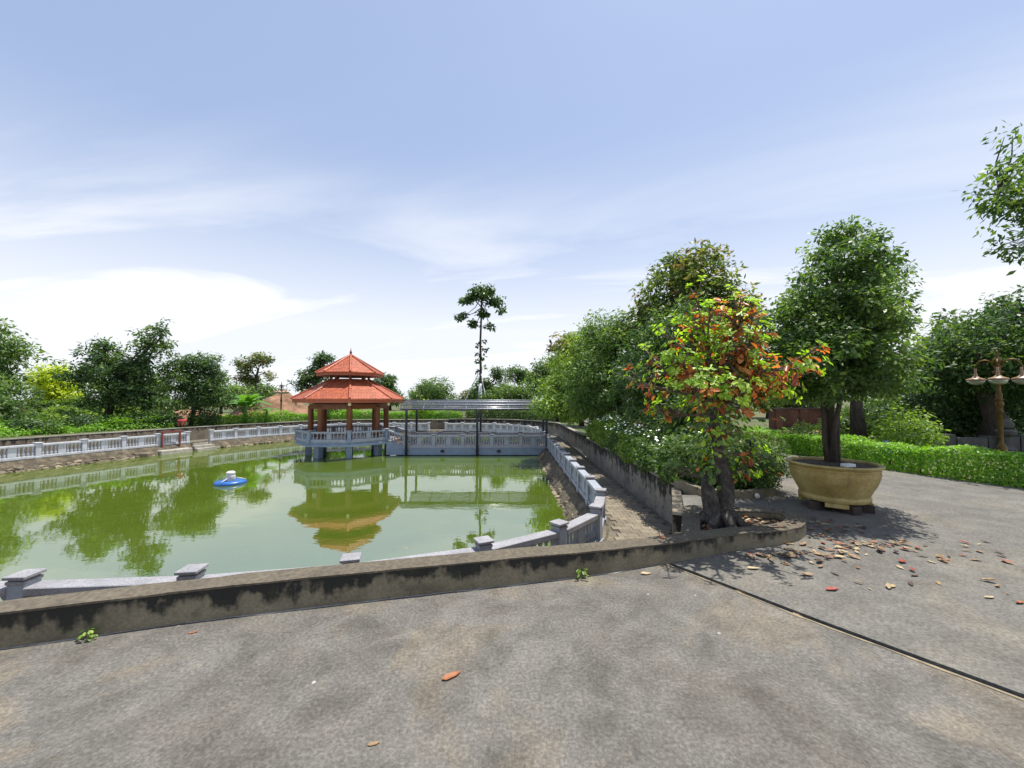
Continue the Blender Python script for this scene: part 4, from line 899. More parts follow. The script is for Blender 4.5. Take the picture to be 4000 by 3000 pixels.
for i, (x, y, s_, lab) in enumerate(((3.62, 8.5, .52, 'round leafy shrub at the corner of the retaining wall behind the tree ring'), (3.62, 9.7, .56, 'dark green shrub with few white blossoms, next after the wall corner'), (3.62, 11.0, .58, 'white-flowered shrub spilling over the middle of the wall coping'), (3.66, 12.5, .60, 'low white-flowered shrub past the middle of the retaining wall'), (3.72, 14.3, .72, 'tallest white-blossomed shrub beside the wall under the fruit trees'), (3.75, 16.2, .62, 'white-flowered shrub at the wall end by the gap'))):
    s_ *= 1.15
    bushy(lab, 'shrub', 'shrub', (x, y, bedz), [(0, 0, s_ * .75, s_ * .85, s_ * 1.15, s_ * .75), (.25, .35, s_ * .55, s_ * .7, s_ * .8, s_ * .55), (-.25, -.25, s_ * .5, s_ * .55, s_ * .8, s_ * .5)], 900, .085, 'leaf_bright' if i in (2, 4, 5) else 'leaf_mid', 60 + i, SG, .45, (22 if i < 2 else 70, .036, 'petal'))
bushy('clipped rounded dark green bush on the kerb between tree ring and planter', 'topiary_bush', 'bush', (4.45, 7.42, -.02), [(0, 0, .50, .70, .62, .52), (-.55, .2, .5, .6, .62, .5)], 5200, .048, 'leaf_mid', 70, None, .45)
gl = empty('garden_light', (4.35, 7.1, -.006), 'small black mushroom garden light among the clipped bush', 'light')
MB().tube([(4.35, 7.05, -.02), (4.35, 7.05, .95)], .015, 8).build('stake', 'black_steel', gl, True); MB().lathe([(.09, .93), (.085, .955), (.02, .98)], 14, (4.35, 7.05, 0)).build('hood', 'black_steel', gl, True)
o = MB().lathe([(.005, 0), (.035, .015), (.045, .05), (.03, .085), (.004, .095)], 12, (4.18, 6.62, -.004)).build('ball', 'white_plastic', None, True); tag(o, 'tiny white ball lying on the concrete before the clipped bush', 'ball')

# ------------------------------------------------------------------ hedge beyond the driveway
def hedge(label, line, wd, h, z0, density, L, seed, mat='leaf_hedge', cat='hedge', name='hedge', wild=0.):
    rs = np.random.RandomState(seed); root = empty(name, (*line[0], z0), label, cat); ln_ = curve(line, .3); ctr = offset(ln_, -wd / 2); Lt = length(ctr)
    n = int(density * Lt * (wd + 2 * h)); s = rs.random(n) * Lt; cum = np.concatenate([[0], np.cumsum([math.dist(ctr[i], ctr[i + 1]) for i in range(len(ctr) - 1)])]); cx_ = np.interp(s, cum, [p[0] for p in ctr]); cy_ = np.interp(s, cum, [p[1] for p in ctr])
    dx = np.interp(s + .15, cum, [p[0] for p in ctr]) - np.interp(s - .15, cum, [p[0] for p in ctr]); dy = np.interp(s + .15, cum, [p[1] for p in ctr]) - np.interp(s - .15, cum, [p[1] for p in ctr]); q = np.hypot(dx, dy) + 1e-6; nx, ny = -dy / q, dx / q
    per = wd + 2 * h; u = rs.random(n) * per; side = np.where(u < h, 0, np.where(u < h + wd, 1, 2)); wob = .05 * np.sin(s * 2.1) + .04 * np.sin(s * 5.3 + 1) + wild * (np.sin(s * .9 + seed) * .5 + np.sin(s * 2.7 + 2 * seed) * .35 + rs.normal(0, .25, n))
    off = np.where(side == 0, -wd / 2, np.where(side == 1, u - h - wd / 2, wd / 2)) * (1 + wob); z = np.where(side == 0, u, np.where(side == 1, h + wob, per - u)); inn = np.abs(rs.normal(0, .05, n)) - .02
    onx = np.where(side == 0, -1., np.where(side == 2, 1., 0)); off2 = off - onx * inn; z = z - (side == 1) * inn; P = np.stack([cx_ + nx * off2, cy_ + ny * off2, z0 + np.maximum(z, .03)], 1)
    N = np.stack([nx * onx, ny * onx, (side == 1) * 1. + .35], 1) + rs.normal(size=(n, 3)) * .45; D = rs.normal(size=(n, 3)) * .7 + np.stack([nx * onx, ny * onx, (side == 1) * .9], 1)
    l = L * rs.uniform(.6, 1.3, n); link('foliage', leaf_mesh('foliage', P, N, D, l, l * .5, np.clip(rs.normal(.48, .22, n), 0, 1), mat), None, root)
    # twiggy inside
    mb = MB()
    for k in range(int(Lt * 7)):
        p, a = along(ctr, rs.random() * Lt); o_ = rs.uniform(-wd * .35, wd * .35); p = Vector((p[0] - math.sin(a) * o_, p[1] + math.cos(a) * o_, z0 - .02)); mb.tube([p, p + Vector((rs.uniform(-.1, .1), rs.uniform(-.1, .1), h * rs.uniform(.6, .95)))], [.016, .005], 4, False)
    mb.build('stem', 'bark', root, True)['kind'] = 'stuff'; return root
hedge('long clipped bright green hedge edging the driveway', [(20, .8), (15.5, 2.3), (12.65, 4.08), (10.95, 5.66), (9.8, 7.35), (9.03, 9.33), (8.72, 11.6), (8.36, 13.6), (8.2, 17), (8.15, 22)], 1.0, .66, Z_GARDEN, 1300, .07, 80)

# ------------------------------------------------------------------ trees on the right beyond the hedge
tree('tall leafy tree standing behind the potted tree, beyond the hedge', (11.9, 13.2, bedz), [(0, 0, 0), (-.1, 0, 1.5), (0, 0, 3.0), (.1, 0, 4.2)], [(-.3, 0, 5.2, 1.9, 1.7, 1.5), (.6, 0, 6.4, 1.3, 1.2, 1.0), (-1.0, 0, 3.8, 1.6, 1.5, 1.0), (.5, 0, 4.2, 1.1, 1.2, 1.0)], 280, 42, .15, 'leaf_mid', 51, r0=.21, clump=.4, shell=.42)
tree('old dark spreading tree beside the gilded lamp post', (18.2, 14.6, bedz), [(0, 0, 0), (.1, 0, 1.0), (-.2, 0, 2.0), (.1, 0, 3.0)], [(.4, 0, 3.9, 2.3, 2.4, 1.5), (-1.0, 0, 3.2, 1.3, 1.8, 1.1), (2.0, 0, 4.9, 2.0, 1.8, 1.4), (.9, 0, 2.5, 2.0, 2.0, .8)], 430, 42, .2, 'leaf_dark', 52, r0=.38, clump=.5, barkm='bark', shell=.42)
tree('tree rising past the edge of the driveway, its leafy boughs high over the hedge', (12.9, 8.7, bedz), [(0, 0, 0), (.1, 0, 2), (0, 0, 4), (0, 0, 5.2)], [(-.1, 0, 7.6, 1.75, 1.6, 1.1), (-.9, 0, 6.5, 1.2, 1.2, .8), (.3, 0, 5.7, 1.6, 1.4, .9), (-.9, 0, 5.3, .8, .9, .5)], 150, 28, .17, 'leaf_mid', 53, r0=.18, clump=.34, shell=.6)
bushy('loose light green bush behind the hedge under the tall leafy tree', 'shrub', 'shrub', (12.5, 12.4, bedz), [(0, 0, .8, .7, .8, .8), (.7, .3, .6, .7, .8, .6)], 170, .13, 'leaf_bright', 71)
bushy('pale small-leaved bush behind the hedge by the dark trunk', 'shrub', 'shrub', (10.2, 13.4, bedz), [(0, 0, .45, .7, .6, .5)], 420, .1, 'leaf_bright', 72)
bushy('deep green thicket behind the gilded lamp post', 'shrub', 'shrub', (18.0, 16.6, bedz), [(0, 0, 1.2, 2.2, 1.2, 1.3), (2.2, -.5, 1.3, 1.8, 1.2, 1.4), (-2.0, .3, .8, 1.4, 1.0, .9)], 260, .17, 'leaf_dark', 79)
bushy('rounded green bush near the stone wall beyond the hedge', 'shrub', 'shrub', (15.6, 16.5, bedz), [(0, 0, .9, 1.3, 1.1, 1.0), (-1.2, .2, .6, .9, .9, .7)], 300, .14, 'leaf_mid', 73)
bushy('bush speckled with orange flowers above the brick wall', 'shrub', 'shrub', (17.2, 23.2, .9), [(0, 0, .9, 1.6, .9, .9), (-1.5, 0, .6, 1.2, .8, .7)], 200, .18, 'leaf_mid', 74, None, .5, (160, .10, 'petal_orange'))
tree('far shade tree behind the brick wall on the driveway side', (12.6, 27, bedz), [(0, 0, 0), (0, 0, 1.4), (0, 0, 2.4)], [(0, 0, 3.3, 2.4, 2.0, 1.3), (-1.5, 0, 2.6, 1.5, 1.4, 1.0), (1.6, 0, 3.0, 1.5, 1.4, 1.1)], 150, 36, .26, 'leaf_dark', 54, r0=.16, clump=.55)
tree('dark crown filling the view behind the gilded lamp', (23.0, 19.5, bedz), [(0, 0, 0), (0, 0, 1.2), (0, 0, 2.4)], [(0, 0, 3.6, 3.4, 2.4, 2.0), (-2.4, 0, 2.6, 1.8, 1.8, 1.5), (1.0, 0, 5.2, 2.4, 2.0, 1.4)], 220, 36, .28, 'leaf_dark', 55, r0=.25, clump=.62)
tree('slim dark-trunked tree on the bare red ground past the hedge', (10.6, 19.5, bedz), [(0, 0, 0), (.0, 0, .9), (-.1, 0, 1.7)], [(-.1, 0, 2.5, 1.6, 1.5, .9), (.9, 0, 2.2, 1.0, 1.0, .7), (-.9, 0, 2.9, 1.0, 1.0, .8)], 140, 38, .17, 'leaf_dark', 56, r0=.1, clump=.38)
bw = empty('brick_wall', (16, 22.4, bedz), 'old brown brick boundary wall with a flat coping beyond the hedge', 'wall')
MB().box((18.2, 22.4, .5), (6.4, .25, 1.2)).build('wall_body', 'brick_wall', bw); MB().box((18.2, 22.4, 1.142), (6.5, .36, .08)).build('coping', 'old_stone', bw)
for i in range(5): MB().box((15.4 + i * 1.4, 22.24, .5), (.35, .12, 1.19)).build('pilaster', 'brick_wall', bw)
lw = empty('low_wall', (17, 13.4, bedz), 'low weathered stone wall behind the gilded lamp base', 'wall')
for i in range(9): MB().box((13.2 + i * .96, 14.0 - i * .12, .12 + .03 * (i % 3)), (.92, .35, .42 + .06 * (i % 3)), -.12).build('stone_block', 'old_stone', lw)
sl = empty('stone_pedestal', (16.2, 13.6, bedz), 'squat grey stone pedestal beside the old dark tree', 'pedestal')
MB().lathe([(.24, 0), (.24, .1), (.15, .16), (.13, .5), (.22, .58), (.26, .7), (.2, .76)], 12, (16.9, 13.2, bedz)).build('shaft', 'old_stone', sl); MB().lathe([(.03, .76), (.18, .82), (.2, .95), (.12, 1.08), (.02, 1.12)], 12, (16.9, 13.2, bedz)).build('ball_top', 'old_stone', sl, True)
sk = MB().lathe([(.02, 0), (.12, .02), (.15, .15), (.10, .40), (.13, .50), (.02, .55)], 12, (11.15, 11.5, bedz)).build('plastic_sack', 'blue_plastic', None, True); tag(sk, 'crumpled blue sack on the ground beyond the hedge', 'sack')
sk = MB().lathe([(.02, 0), (.10, .02), (.13, .15), (.10, .4), (.05, .52), (.02, .53)], 12, (10.95, 11.9, bedz + .02)).build('plastic_sack', 'white_plastic', None, True); tag(sk, 'small white sack leaning beside the blue one beyond the hedge', 'sack')
tp = empty('tarpaulin', (9.6, 21.5, bedz), 'blue and white tarpaulin humped over the bare red ground', 'tarpaulin')
rg = random.Random(9); vs = []; fs = []
for i in range(9):
    for j in range(7): vs.append((9.9 + i * .24, 21.3 + j * .3, bedz + .02 + .75 * math.exp(-((i - 4) / 2.6) ** 2 - ((j - 3) / 2.2) ** 2) + rg.uniform(-.03, .03)))
for i in range(8):
    for j in range(6): fs.append((i * 7 + j, i * 7 + 7 + j, i * 7 + 8 + j, i * 7 + j + 1))
MB().add(vs, fs).build('sheet', 'blue_plastic', tp, True)
rr_ = sheet('bare_earth', [(8.4, 15.2), (11, 15.0), (16, 16.5), (20, 19), (20, 22.2), (12, 22.2), (12, 30), (8.4, 30)], [], Z_GARDEN + .006, 'red_earth'); tag(rr_, 'bare reddish earth beyond the hedge', None, None, 'structure')

# ------------------------------------------------------------------ gilded lamp posts
def lamp_post(x, y, z, label, rot):
    root = empty('lamp_post', (x, y, z), label, 'lamp', 'ornate lamp posts'); S = []
    MB().lathe([(.17, 0), (.17, .10), (.12, .14), (.13, .22), (.08, .30), (.055, .36), (.055, 1.35), (.085, 1.40), (.05, 1.46), (.085, 1.55), (.095, 1.66), (.06, 1.74), (.10, 1.78), (.06, 1.82), (.08, 1.93), (.05, 2.02), (.045, 2.6), (.13, 2.66), (.12, 2.70), (.06, 2.74), (.085, 2.86), (.05, 2.94), (.10, 3.02), (.11, 3.08), (.06, 3.14), (.025, 3.18), (.03, 3.3), (.012, 3.40)], 14, (x, y, z)).build('shaft', 'gold_paint', root, True)
    for k in range(4):
        a = rot + k * math.pi / 2; d = Vector((math.cos(a), math.sin(a), 0)); P = []
        for t in np.linspace(0, 1, 11):
            g = math.pi * t * .98; P.append(Vector((x, y, z + 2.80)) + d * (.07 + .40 * (1 - math.cos(g)) / 2) + Vector((0, 0, .27 * math.sin(g) + .02 * t)))
        MB().tube(P, .022, 7).build('arm', 'gold_paint', root, True); e = P[-1]
        sh = MB().lathe([(.03, -.02), (.03, -.10), (.045, -.26), (.10, -.33), (.21, -.37), (.235, -.41), (.22, -.43)], 18, e).build('lamp_shade', 'lamp_shade', root, True)
        gb = MB().lathe([(.215, -.425), (.195, -.48), (.14, -.54), (.05, -.575), (.005, -.58)], 18, e).build('glass_bowl', 'lamp_glass', root, True)
lamp_post(15.9, 12.55, bedz, 'gilded four-armed lamp post with hanging bowl lights beyond the hedge', R(38))
lamp_post(-21.6, 36.0, bedz, 'gilded four-armed lamp post before the red earth mound on the far bank', R(10))

# ------------------------------------------------------------------ left and far banks
tree('tall tree with tiered open crown at the near end of the tree-lined bank', (-33.5, 24.0, bedz), [(0, 0, 0), (.3, 0, 1.6), (.2, 0, 3.0), (.5, 0, 4.0)], [(0, 0, 4.7, 2.6, 2.2, 1.6), (2.2, 0, 4.6, 1.5, 1.5, 1.0), (1.0, 0, 3.0, 1.9, 1.8, 1.0), (-.5, 0, 6.2, 1.9, 1.6, 1.0)], 180, 36, .26, 'leaf_mid', 101, r0=.25, clump=.5, shell=.5)
tree('low dense tree with drooping boughs over the white balustrade', (-27.2, 20.2, bedz), [(0, 0, 0), (.1, 0, .6), (.2, 0, 1.2)], [(0, 0, 1.6, 1.9, 1.7, 1.2), (1.0, -.2, 1.0, 1.2, 1.2, .8), (-.8, 0, 2.4, 1.3, 1.3, .9)], 190, 40, .2, 'leaf_mid', 102, r0=.12, clump=.42)
tree('yellow-green tree glowing among the dark trees on the bank', (-33.6, 28.0, bedz), [(0, 0, 0), (0, 0, 1.2), (.1, 0, 2.2)], [(0, 0, 3.3, 1.5, 1.4, 1.2), (.6, 0, 2.2, 1.2, 1.2, .9)], 110, 40, .26, 'leaf_yellow', 103, r0=.12, clump=.42)
tree('big irregular shade tree with leaning trunk behind the white balustrade', (-25.3, 24.0, bedz), [(0, 0, 0), (.15, 0, .9), (.35, 0, 1.6), (.7, 0, 2.4), (1.1, 0, 3.4)], [(.8, 0, 2.2, 2.2, 2.0, 1.5), (-1.5, 0, 3.3, 1.2, 1.3, 1.0), (-.3, 0, 4.6, 1.3, 1.3, 1.0), (.8, 0, 3.8, 1.7, 1.6, 1.2), (2.6, 0, 5.1, 1.1, 1.1, .95), (3.2, 0, 6.0, .7, .7, .65), (2.4, -.2, 1.8, 1.2, 1.3, 1.0), (1.9, 0, 3.9, 1.2, 1.2, 1.0)], 330, 38, .235, 'leaf_dark', 104, r0=.24, clump=.42, shell=.5, nlimb=14)
tree('dense rounded dark tree with straight trunk above the red stool', (-21.7, 26.2, bedz), [(0, 0, 0), (0, 0, .8), (.05, 0, 1.5), (0, 0, 2.6)], [(-.1, 0, 3.0, 2.1, 1.9, 1.6), (1.2, 0, 2.5, 1.3, 1.4, 1.3), (-1.1, 0, 3.9, 1.1, 1.2, .9), (.7, 0, 4.1, 1.3, 1.3, .9), (.3, 0, 1.7, 1.6, 1.5, .7)], 290, 38, .22, 'leaf_dark', 105, r0=.15, clump=.42, shell=.42)
tree('thin open-crowned tree far behind the banana plants', (-27.6, 41, bedz), [(0, 0, 0), (.3, 0, 2.2), (.2, 0, 3.6), (.5, 0, 5.0)], [(.6, 0, 6.0, 1.3, 1.1, .75), (-1.2, 0, 5.4, 1.1, 1.0, .8), (-.6, 0, 4.2, 1.5, 1.2, .8), (1.7, 0, 4.3, .6, .6, .4)], 90, 34, .3, 'leaf_olive', 106, r0=.16, clump=.48, shell=.55)
tree('bushy green tree behind the banana plants', (-27.6, 36.5, bedz), [(0, 0, 0), (0, 0, .9), (0, 0, 1.6)], [(0, 0, 2.2, 2.4, 2.0, 1.4), (2.2, 0, 1.8, 1.6, 1.6, 1.2)], 130, 36, .28, 'leaf_mid', 107, r0=.15, clump=.55)
tree('open tree showing above the pavilion roof corner', (-22.8, 44.5, bedz), [(0, 0, 0), (0, 0, 2), (.2, 0, 4.2)], [(0, 0, 4.6, 1.9, 1.6, 1.5), (.9, 0, 6.4, 1.2, 1.1, .9), (-1.3, 0, 3.6, 1.4, 1.3, 1.0)], 130, 34, .32, 'leaf_dark', 108, r0=.2, clump=.5, shell=.55)
tree('ragged tree standing just past the pavilion eaves over the far bank', (-16.2, 49, bedz), [(0, 0, 0), (0, 0, 2), (0, 0, 3.4)], [(0, 0, 4.0, 1.6, 1.4, 1.2), (-1.2, 0, 3.2, 1.2, 1.2, 1.0)], 90, 34, .32, 'leaf_dark', 109, r0=.16, clump=.5)
tree('dome-shaped clipped tree above the bridge canopy', (-8.7, 42, bedz), [(0, 0, 0), (0, 0, .8), (0, 0, 1.6)], [(0, 0, 2.6, 2.6, 2.3, 1.9), (0, 0, 1.9, 2.7, 2.4, .9)], 240, 40, .22, 'leaf_mid', 110, r0=.18, clump=.45, shell=.35)
tt = tree('very tall slender tree with tufted top and white-limed trunk foot', (-3.15, 38.0, bedz), [(0, 0, 0), (-.05, 0, 2), (.05, 0, 4.5), (.0, 0, 7.5), (.1, 0, 10.2), (.1, 0, 12.2)], [(.2, 0, 12.4, 1.3, 1.2, .9), (-1.1, 0, 11.7, 1.0, .9, .5), (1.5, 0, 11.5, 1.0, .9, .5), (-1.7, 0, 9.9, .9, .7, .35), (-.6, 0, 9.3, .6, .6, .3), (1.0, 0, 9.0, .6, .5, .3), (.2, 0, 10.4, .6, .5, .4), (2.0, 0, 10.7, .45, .45, .25)], 105, 26, .33, 'leaf_dark', 111, r0=.15, clump=.36, aspect=.6, shell=.6, nlimb=16)
rs_ = np.random.RandomState(77); C_ = np.array([[.1 + (.25 if i % 2 else -.3), 0, 4.6 + .42 * i] for i in range(8)]) + rs_.normal(0, .08, (8, 3)); P_, N_, D_, l_, W_, t_ = clump_leaves(rs_, C_, .28, 22, .33, .6)
link('trunk_foliage', leaf_mesh('trunk_foliage', P_ + np.array([-3.15, 38, bedz]), N_, D_, l_, W_, t_, 'leaf_dark'), None, tt)
MB().tube([(-3.15, 38, -.1), (-3.2, 38, 1.9), (-3.15, 38, 3.2)], [.21, .165, .155], 9).build('limed_trunk', 'white_block', tt, True)
pr_ = empty('tree_prop', (-3.9, 37.2, bedz), 'pale pole tripod propping the very tall slender tree', 'prop')
for dx, dy in ((-2.2, -.9), (1.0, -.8), (.2, 1.6)): MB().tube([(-3.15 + dx, 38 + dy, bedz - .05), (-3.15 + dx * .08, 38 + dy * .08, 4.2)], .045, 6).build('pole', 'white_block', pr_, True)
MB().tube([(-4.75, 37.35, 1.5), (-3.0, 37.5, 1.55)], .03, 6).build('crossbar', 'white_block', pr_, True)
tree('leafy tree crowding the foot of the very tall slender tree', (-2.2, 41.5, bedz), [(0, 0, 0), (0, 0, 1.2), (0, 0, 2.4)], [(-.8, 0, 2.8, 1.6, 1.5, 1.5), (.6, 0, 4.4, 1.2, 1.1, 1.2), (1.3, 0, 2.4, 1.6, 1.5, 1.2)], 170, 36, .28, 'leaf_dark', 112, r0=.15, clump=.48)
tree('small dark round-topped tree far beyond the right end of the canopy', (1.0, 50, bedz), [(0, 0, 0), (0, 0, 2.2), (0, 0, 3.6)], [(-.4, 0, 5.0, 1.8, 1.5, 1.2), (.8, 0, 4.6, 1.3, 1.2, 1.0)], 90, 34, .34, 'leaf_dark', 113, r0=.16, clump=.5)
tree('wide pale-leaved tree behind the far right corner of the pond', (-.3, 36.6, bedz), [(0, 0, 0), (0, 0, .8), (0, 0, 1.5)], [(0, 0, 2.1, 2.4, 1.9, 1.2), (1.9, 0, 2.4, 1.5, 1.4, 1.2), (-1.9, 0, 1.6, 1.4, 1.4, .9)], 170, 38, .24, 'leaf_mid', 114, r0=.14, clump=.48)
# distant belt of trees
bl = [(-47, 40, 4.6), (-42, 46, 5.0), (-38, 38, 4.2), (-36, 52, 4.4), (-31, 50, 3.8), (-25, 56, 4.0), (-19, 60, 4.4), (-12.5, 55, 4.2), (-6, 58, 3.8), (6, 48, 5.4), (11, 44, 6.0), (17, 40, 5.6), (24, 36, 5.4), (32, 30, 5.6), (30, 22, 4.6)]
bn = ['behind the near end of the tree-lined bank', 'past the yellow-green tree', 'between the tiered tree and the big shade tree', 'behind the big shade tree', 'behind the banana plants', 'beyond the red earth mound', 'beyond the pavilion', 'between pavilion and dome-shaped tree', 'behind the dome-shaped tree', 'behind the fruit trees by the bridge', 'behind the tall rounded tree', 'beyond the driveway end', 'behind the brick wall', 'beyond the gilded lamp post', 'at the lawn edge past the low stone wall']
for i, ((x, y, h), nm) in enumerate(zip(bl, bn)):
    rs_ = random.Random(200 + i); k = h / 4.6
    tree('distant green tree ' + nm, (x, y, bedz), [(0, 0, 0), (0, 0, 1.0 * k), (0, 0, 2.0 * k)], [(rs_.uniform(-.6, .6), 0, 2.6 * k, 2.6 * k, 2.0 * k, 1.4 * k), (rs_.uniform(-1.6, 1.6), 0, 3.6 * k, 1.5 * k, 1.4 * k, 1.0 * k), (rs_.uniform(-2, 2), 0, 1.7 * k, 2.2 * k, 1.8 * k, 1.1 * k)], 110, 34, .36, ['leaf_dark', 'leaf_mid', 'leaf_olive'][i % 3], 220 + i, 'distant trees round the garden', r0=.2, clump=.62, shell=.42)
# hedges and undergrowth on the banks
hedge('low bright hedge behind the brown wall of the far bank', [(-4.6, 34.6), (-12.2, 34.7), (-15.4, 33.6), (-17.6, 31.6), (-19.6, 28.8), (-21.2, 25.6)], 1.0, .55, bedz, 420, .13, 81, wild=.28)
hedge('low sunlit ground cover beneath the big shade tree', [(-21.7, 24.6), (-23.6, 18.3), (-27, 8)], 1.8, .32, bedz, 330, .13, 82, 'leaf_hedge', wild=.5)
LS = [(-24.0, 19.6, .55, 'leaf_mid', 'mid-green shrub by the wall below the low dense tree'), (-25.4, 21.4, .7, 'leaf_bright', 'light green shrub between the big shade tree and the bank wall'), (-26.6, 22.8, .8, 'leaf_mid', 'broad shrub under the left boughs of the big shade tree'), (-23.3, 23.9, .5, 'leaf_dark', 'dark shrub at the wall before the leaning trunk'), (-28.6, 24.5, 1.0, 'leaf_bright', 'sunny bush in the gap beside the yellow-green tree'), (-24.6, 26.6, .8, 'leaf_mid', 'shrub between the big shade tree and the rounded dark tree'), (-27.6, 27.4, 1.0, 'leaf_bright', 'bright bush deep between the shade trees'), (-30.5, 23.0, 1.0, 'leaf_mid', 'wide bush before the tall tiered tree')]
for i, (x, y, q, m_, lab) in enumerate(LS): bushy(lab, 'shrub', 'shrub', (x, y, bedz), [(0, 0, q * .6, q * 1.1, q, q * .75), (q * .8, q * .3, q * .45, q * .8, q * .8, q * .6), (-q * .8, -q * .2, q * .4, q * .8, q * .8, q * .5)], 190, .15, m_, 140 + i, 'loose shrubs on the tree-lined bank')
hedge('darker hedge behind the far right balustrade and canopy', [(4.6, 30.2), (2.4, 32.2), (.6, 33.9), (-2.4, 34.6), (-4.2, 34.7)], .9, .8, bedz, 420, .13, 83, 'leaf_mid', wild=.28)
hedge('tall wild hedge at the back of the tree-lined bank', [(-26.5, 31.5), (-31, 27.5), (-36.5, 24.5)], 1.4, 1.5, bedz, 200, .2, 84, 'leaf_mid', wild=.28)
bushy('feathery bright bush growing on the red mound by the pavilion', 'shrub', 'shrub', (-17.8, 38.5, bedz), [(0, 0, .9, 2.0, 1.2, 1.1), (1.6, 0, .6, 1.2, 1.0, .8)], 160, .22, 'leaf_bright', 75)
bushy('bright yellow-green bush seen through the bridge canopy posts', 'shrub', 'shrub', (-8.2, 35.6, bedz), [(0, 0, .7, 1.1, .8, .9)], 240, .2, 'leaf_yellow', 76)
# red earth mounds
def mound(x, y, rx, ry, h, label, seed):
    rs = random.Random(seed); vs = []; fs = []; nx_, ny_ = 34, 20
    for i in range(nx_ + 1):
        for j in range(ny_ + 1):
            u, v = -1 + 2 * i / nx_, -1 + 2 * j / ny_; d = math.sqrt(u * u + v * v); z = h * max(0, 1 - d ** 1.7) * (1 + .18 * math.sin(u * 7 + seed) + .12 * math.sin(v * 9 + u * 5)) + rs.uniform(-.07, .07) * (1 if d < 1 else 0); vs.append((x + u * rx, y + v * ry, bedz - .03 + z))
    for i in range(nx_):
        for j in range(ny_): a = i * (ny_ + 1) + j; fs.append((a, a + ny_ + 1, a + ny_ + 2, a + 1))
    o = MB().add(vs, fs).build('earth_mound', 'red_earth'); o['kind'] = 'structure'; o['label'] = label
mound(-25.5, 42, 5.0, 3.5, 2.2, 'heap of bare reddish earth behind the banana plants', 1); mound(-19.0, 42.5, 3.2, 2.4, 1.5, 'heap of bare reddish earth seen between the pavilion columns', 2); mound(-26, 31.5, 3.2, 2.0, .9, 'low patch of bare earth behind the rounded dark tree', 3)

# banana plants
def banana(x, y, h, n_, label, seed):
    rs = np.random.RandomState(seed); root = empty('banana_plant', (x, y, bedz), label, 'banana plant', 'banana plants on the bank'); B = Vector((x, y, bedz)); MB().tube([B + Vector((0, 0, -.05)), B + Vector((.03, 0, h * .3)), B + Vector((.05, 0, h * .55))], [.11, .09, .05], 9).build('pseudostem', 'leaf_banana', root, True)
    for k in range(n_):
        a = k * 2.399 + rs.uniform(-.3, .3); L = h * rs.uniform(.5, .7); el = rs.uniform(.6, 1.25); s0 = B + Vector((.05, 0, h * .5)); vs = []; fs = []; m = 12
        for i in range(m + 1):
            t = i / m; r_ = L * (math.cos(el) * t + .25 * t * t); z = L * (math.sin(el) * t - .75 * t * t * (1.15 - el * .4)); c = s0 + Vector((math.cos(a) * r_, math.sin(a) * r_, z)); wdt = .17 * h * .62 * math.sin(math.pi * min(1, .06 + t * .95)) ** .6 * (0.15 if t < .15 else 1) * (1 + rs.uniform(-.18, .18)); s = Vector((-math.sin(a), math.cos(a), 0))
            vs += [c + s * wdt - Vector((0, 0, wdt * .35)), c, c - s * wdt - Vector((0, 0, wdt * .35))]
        for i in range(m): fs += [(3 * i, 3 * i + 1, 3 * i + 4, 3 * i + 3), (3 * i + 1, 3 * i + 2, 3 * i + 5, 3 * i + 4)]
        MB().add(vs, fs).build('leaf_blade', 'leaf_banana', root, True)
banana(-19.8, 28.6, 3.0, 9, 'tallest banana plant beside the rounded dark tree', 1); banana(-20.6, 29.6, 2.4, 8, 'middle-sized banana plant tucked behind the tallest one', 2); banana(-18.9, 29.6, 1.7, 7, 'short banana plant at the low hedge', 3); banana(-15.9, 33.3, 1.9, 8, 'banana plant right behind the pavilion edge', 4)
rg = random.Random(90)
# under-storey tufts along the banks
bushy('dark undergrowth at the foot of the big shade tree', 'shrub', 'shrub', (-24.4, 21.9, bedz), [(0, 0, .4, 1.2, .9, .5), (1.4, 1.6, .4, 1.0, .9, .5), (-.3, -2.2, .35, .9, 1.1, .5)], 160, .17, 'leaf_dark', 77)
bushy('dark undergrowth beside the red stool and straight trunk', 'shrub', 'shrub', (-22.0, 24.6, bedz), [(0, 0, .4, .8, .9, .5), (.9, 2.0, .5, .8, 1.0, .6)], 180, .16, 'leaf_dark', 78)

# ------------------------------------------------------------------ fallen leaves
def litter_mesh(seed):
    rs = random.Random(seed); L, W = 1.0, rs.uniform(.32, .5); vs = []; fs = []; m = 6; cu = rs.uniform(.4, 1.1); tw_ = rs.uniform(-.9, .9)
    for i in range(m + 1):
        t = i / m; w_ = W * .5 * math.sin(math.pi * (t ** .85)) * rs.uniform(.75, 1.15) + .012; z = .02 + cu * .35 * (t - .5) ** 2 + rs.uniform(-.015, .015); s_ = tw_ * (t - .5)
        vs += [(t - .5, w_, z + w_ * (.35 + s_)), (t - .5, rs.uniform(-.01, .01), z), (t - .5, -w_ * rs.uniform(.9, 1.1), z + w_ * (.35 - s_))]
    for i in range(m): fs += [(3 * i, 3 * i + 3, 3 * i + 4, 3 * i + 1), (3 * i + 1, 3 * i + 4, 3 * i + 5, 3 * i + 2)]
    me = MB().add(vs, fs).mesh('fallen_leaf'); return me
LM = {}
for k in ('litter_tan', 'litter_pale', 'litter_red', 'litter_orange', 'litter_brown'):
    LM[k] = []
    for s_ in range(4):
        me = litter_mesh(s_ + 3); me.materials.append(MT[k]); LM[k].append(me)
CN_ = {'litter_tan': 'tan', 'litter_pale': 'pale straw', 'litter_red': 'red', 'litter_orange': 'orange', 'litter_brown': 'dark brown'}
rg = random.Random(17)
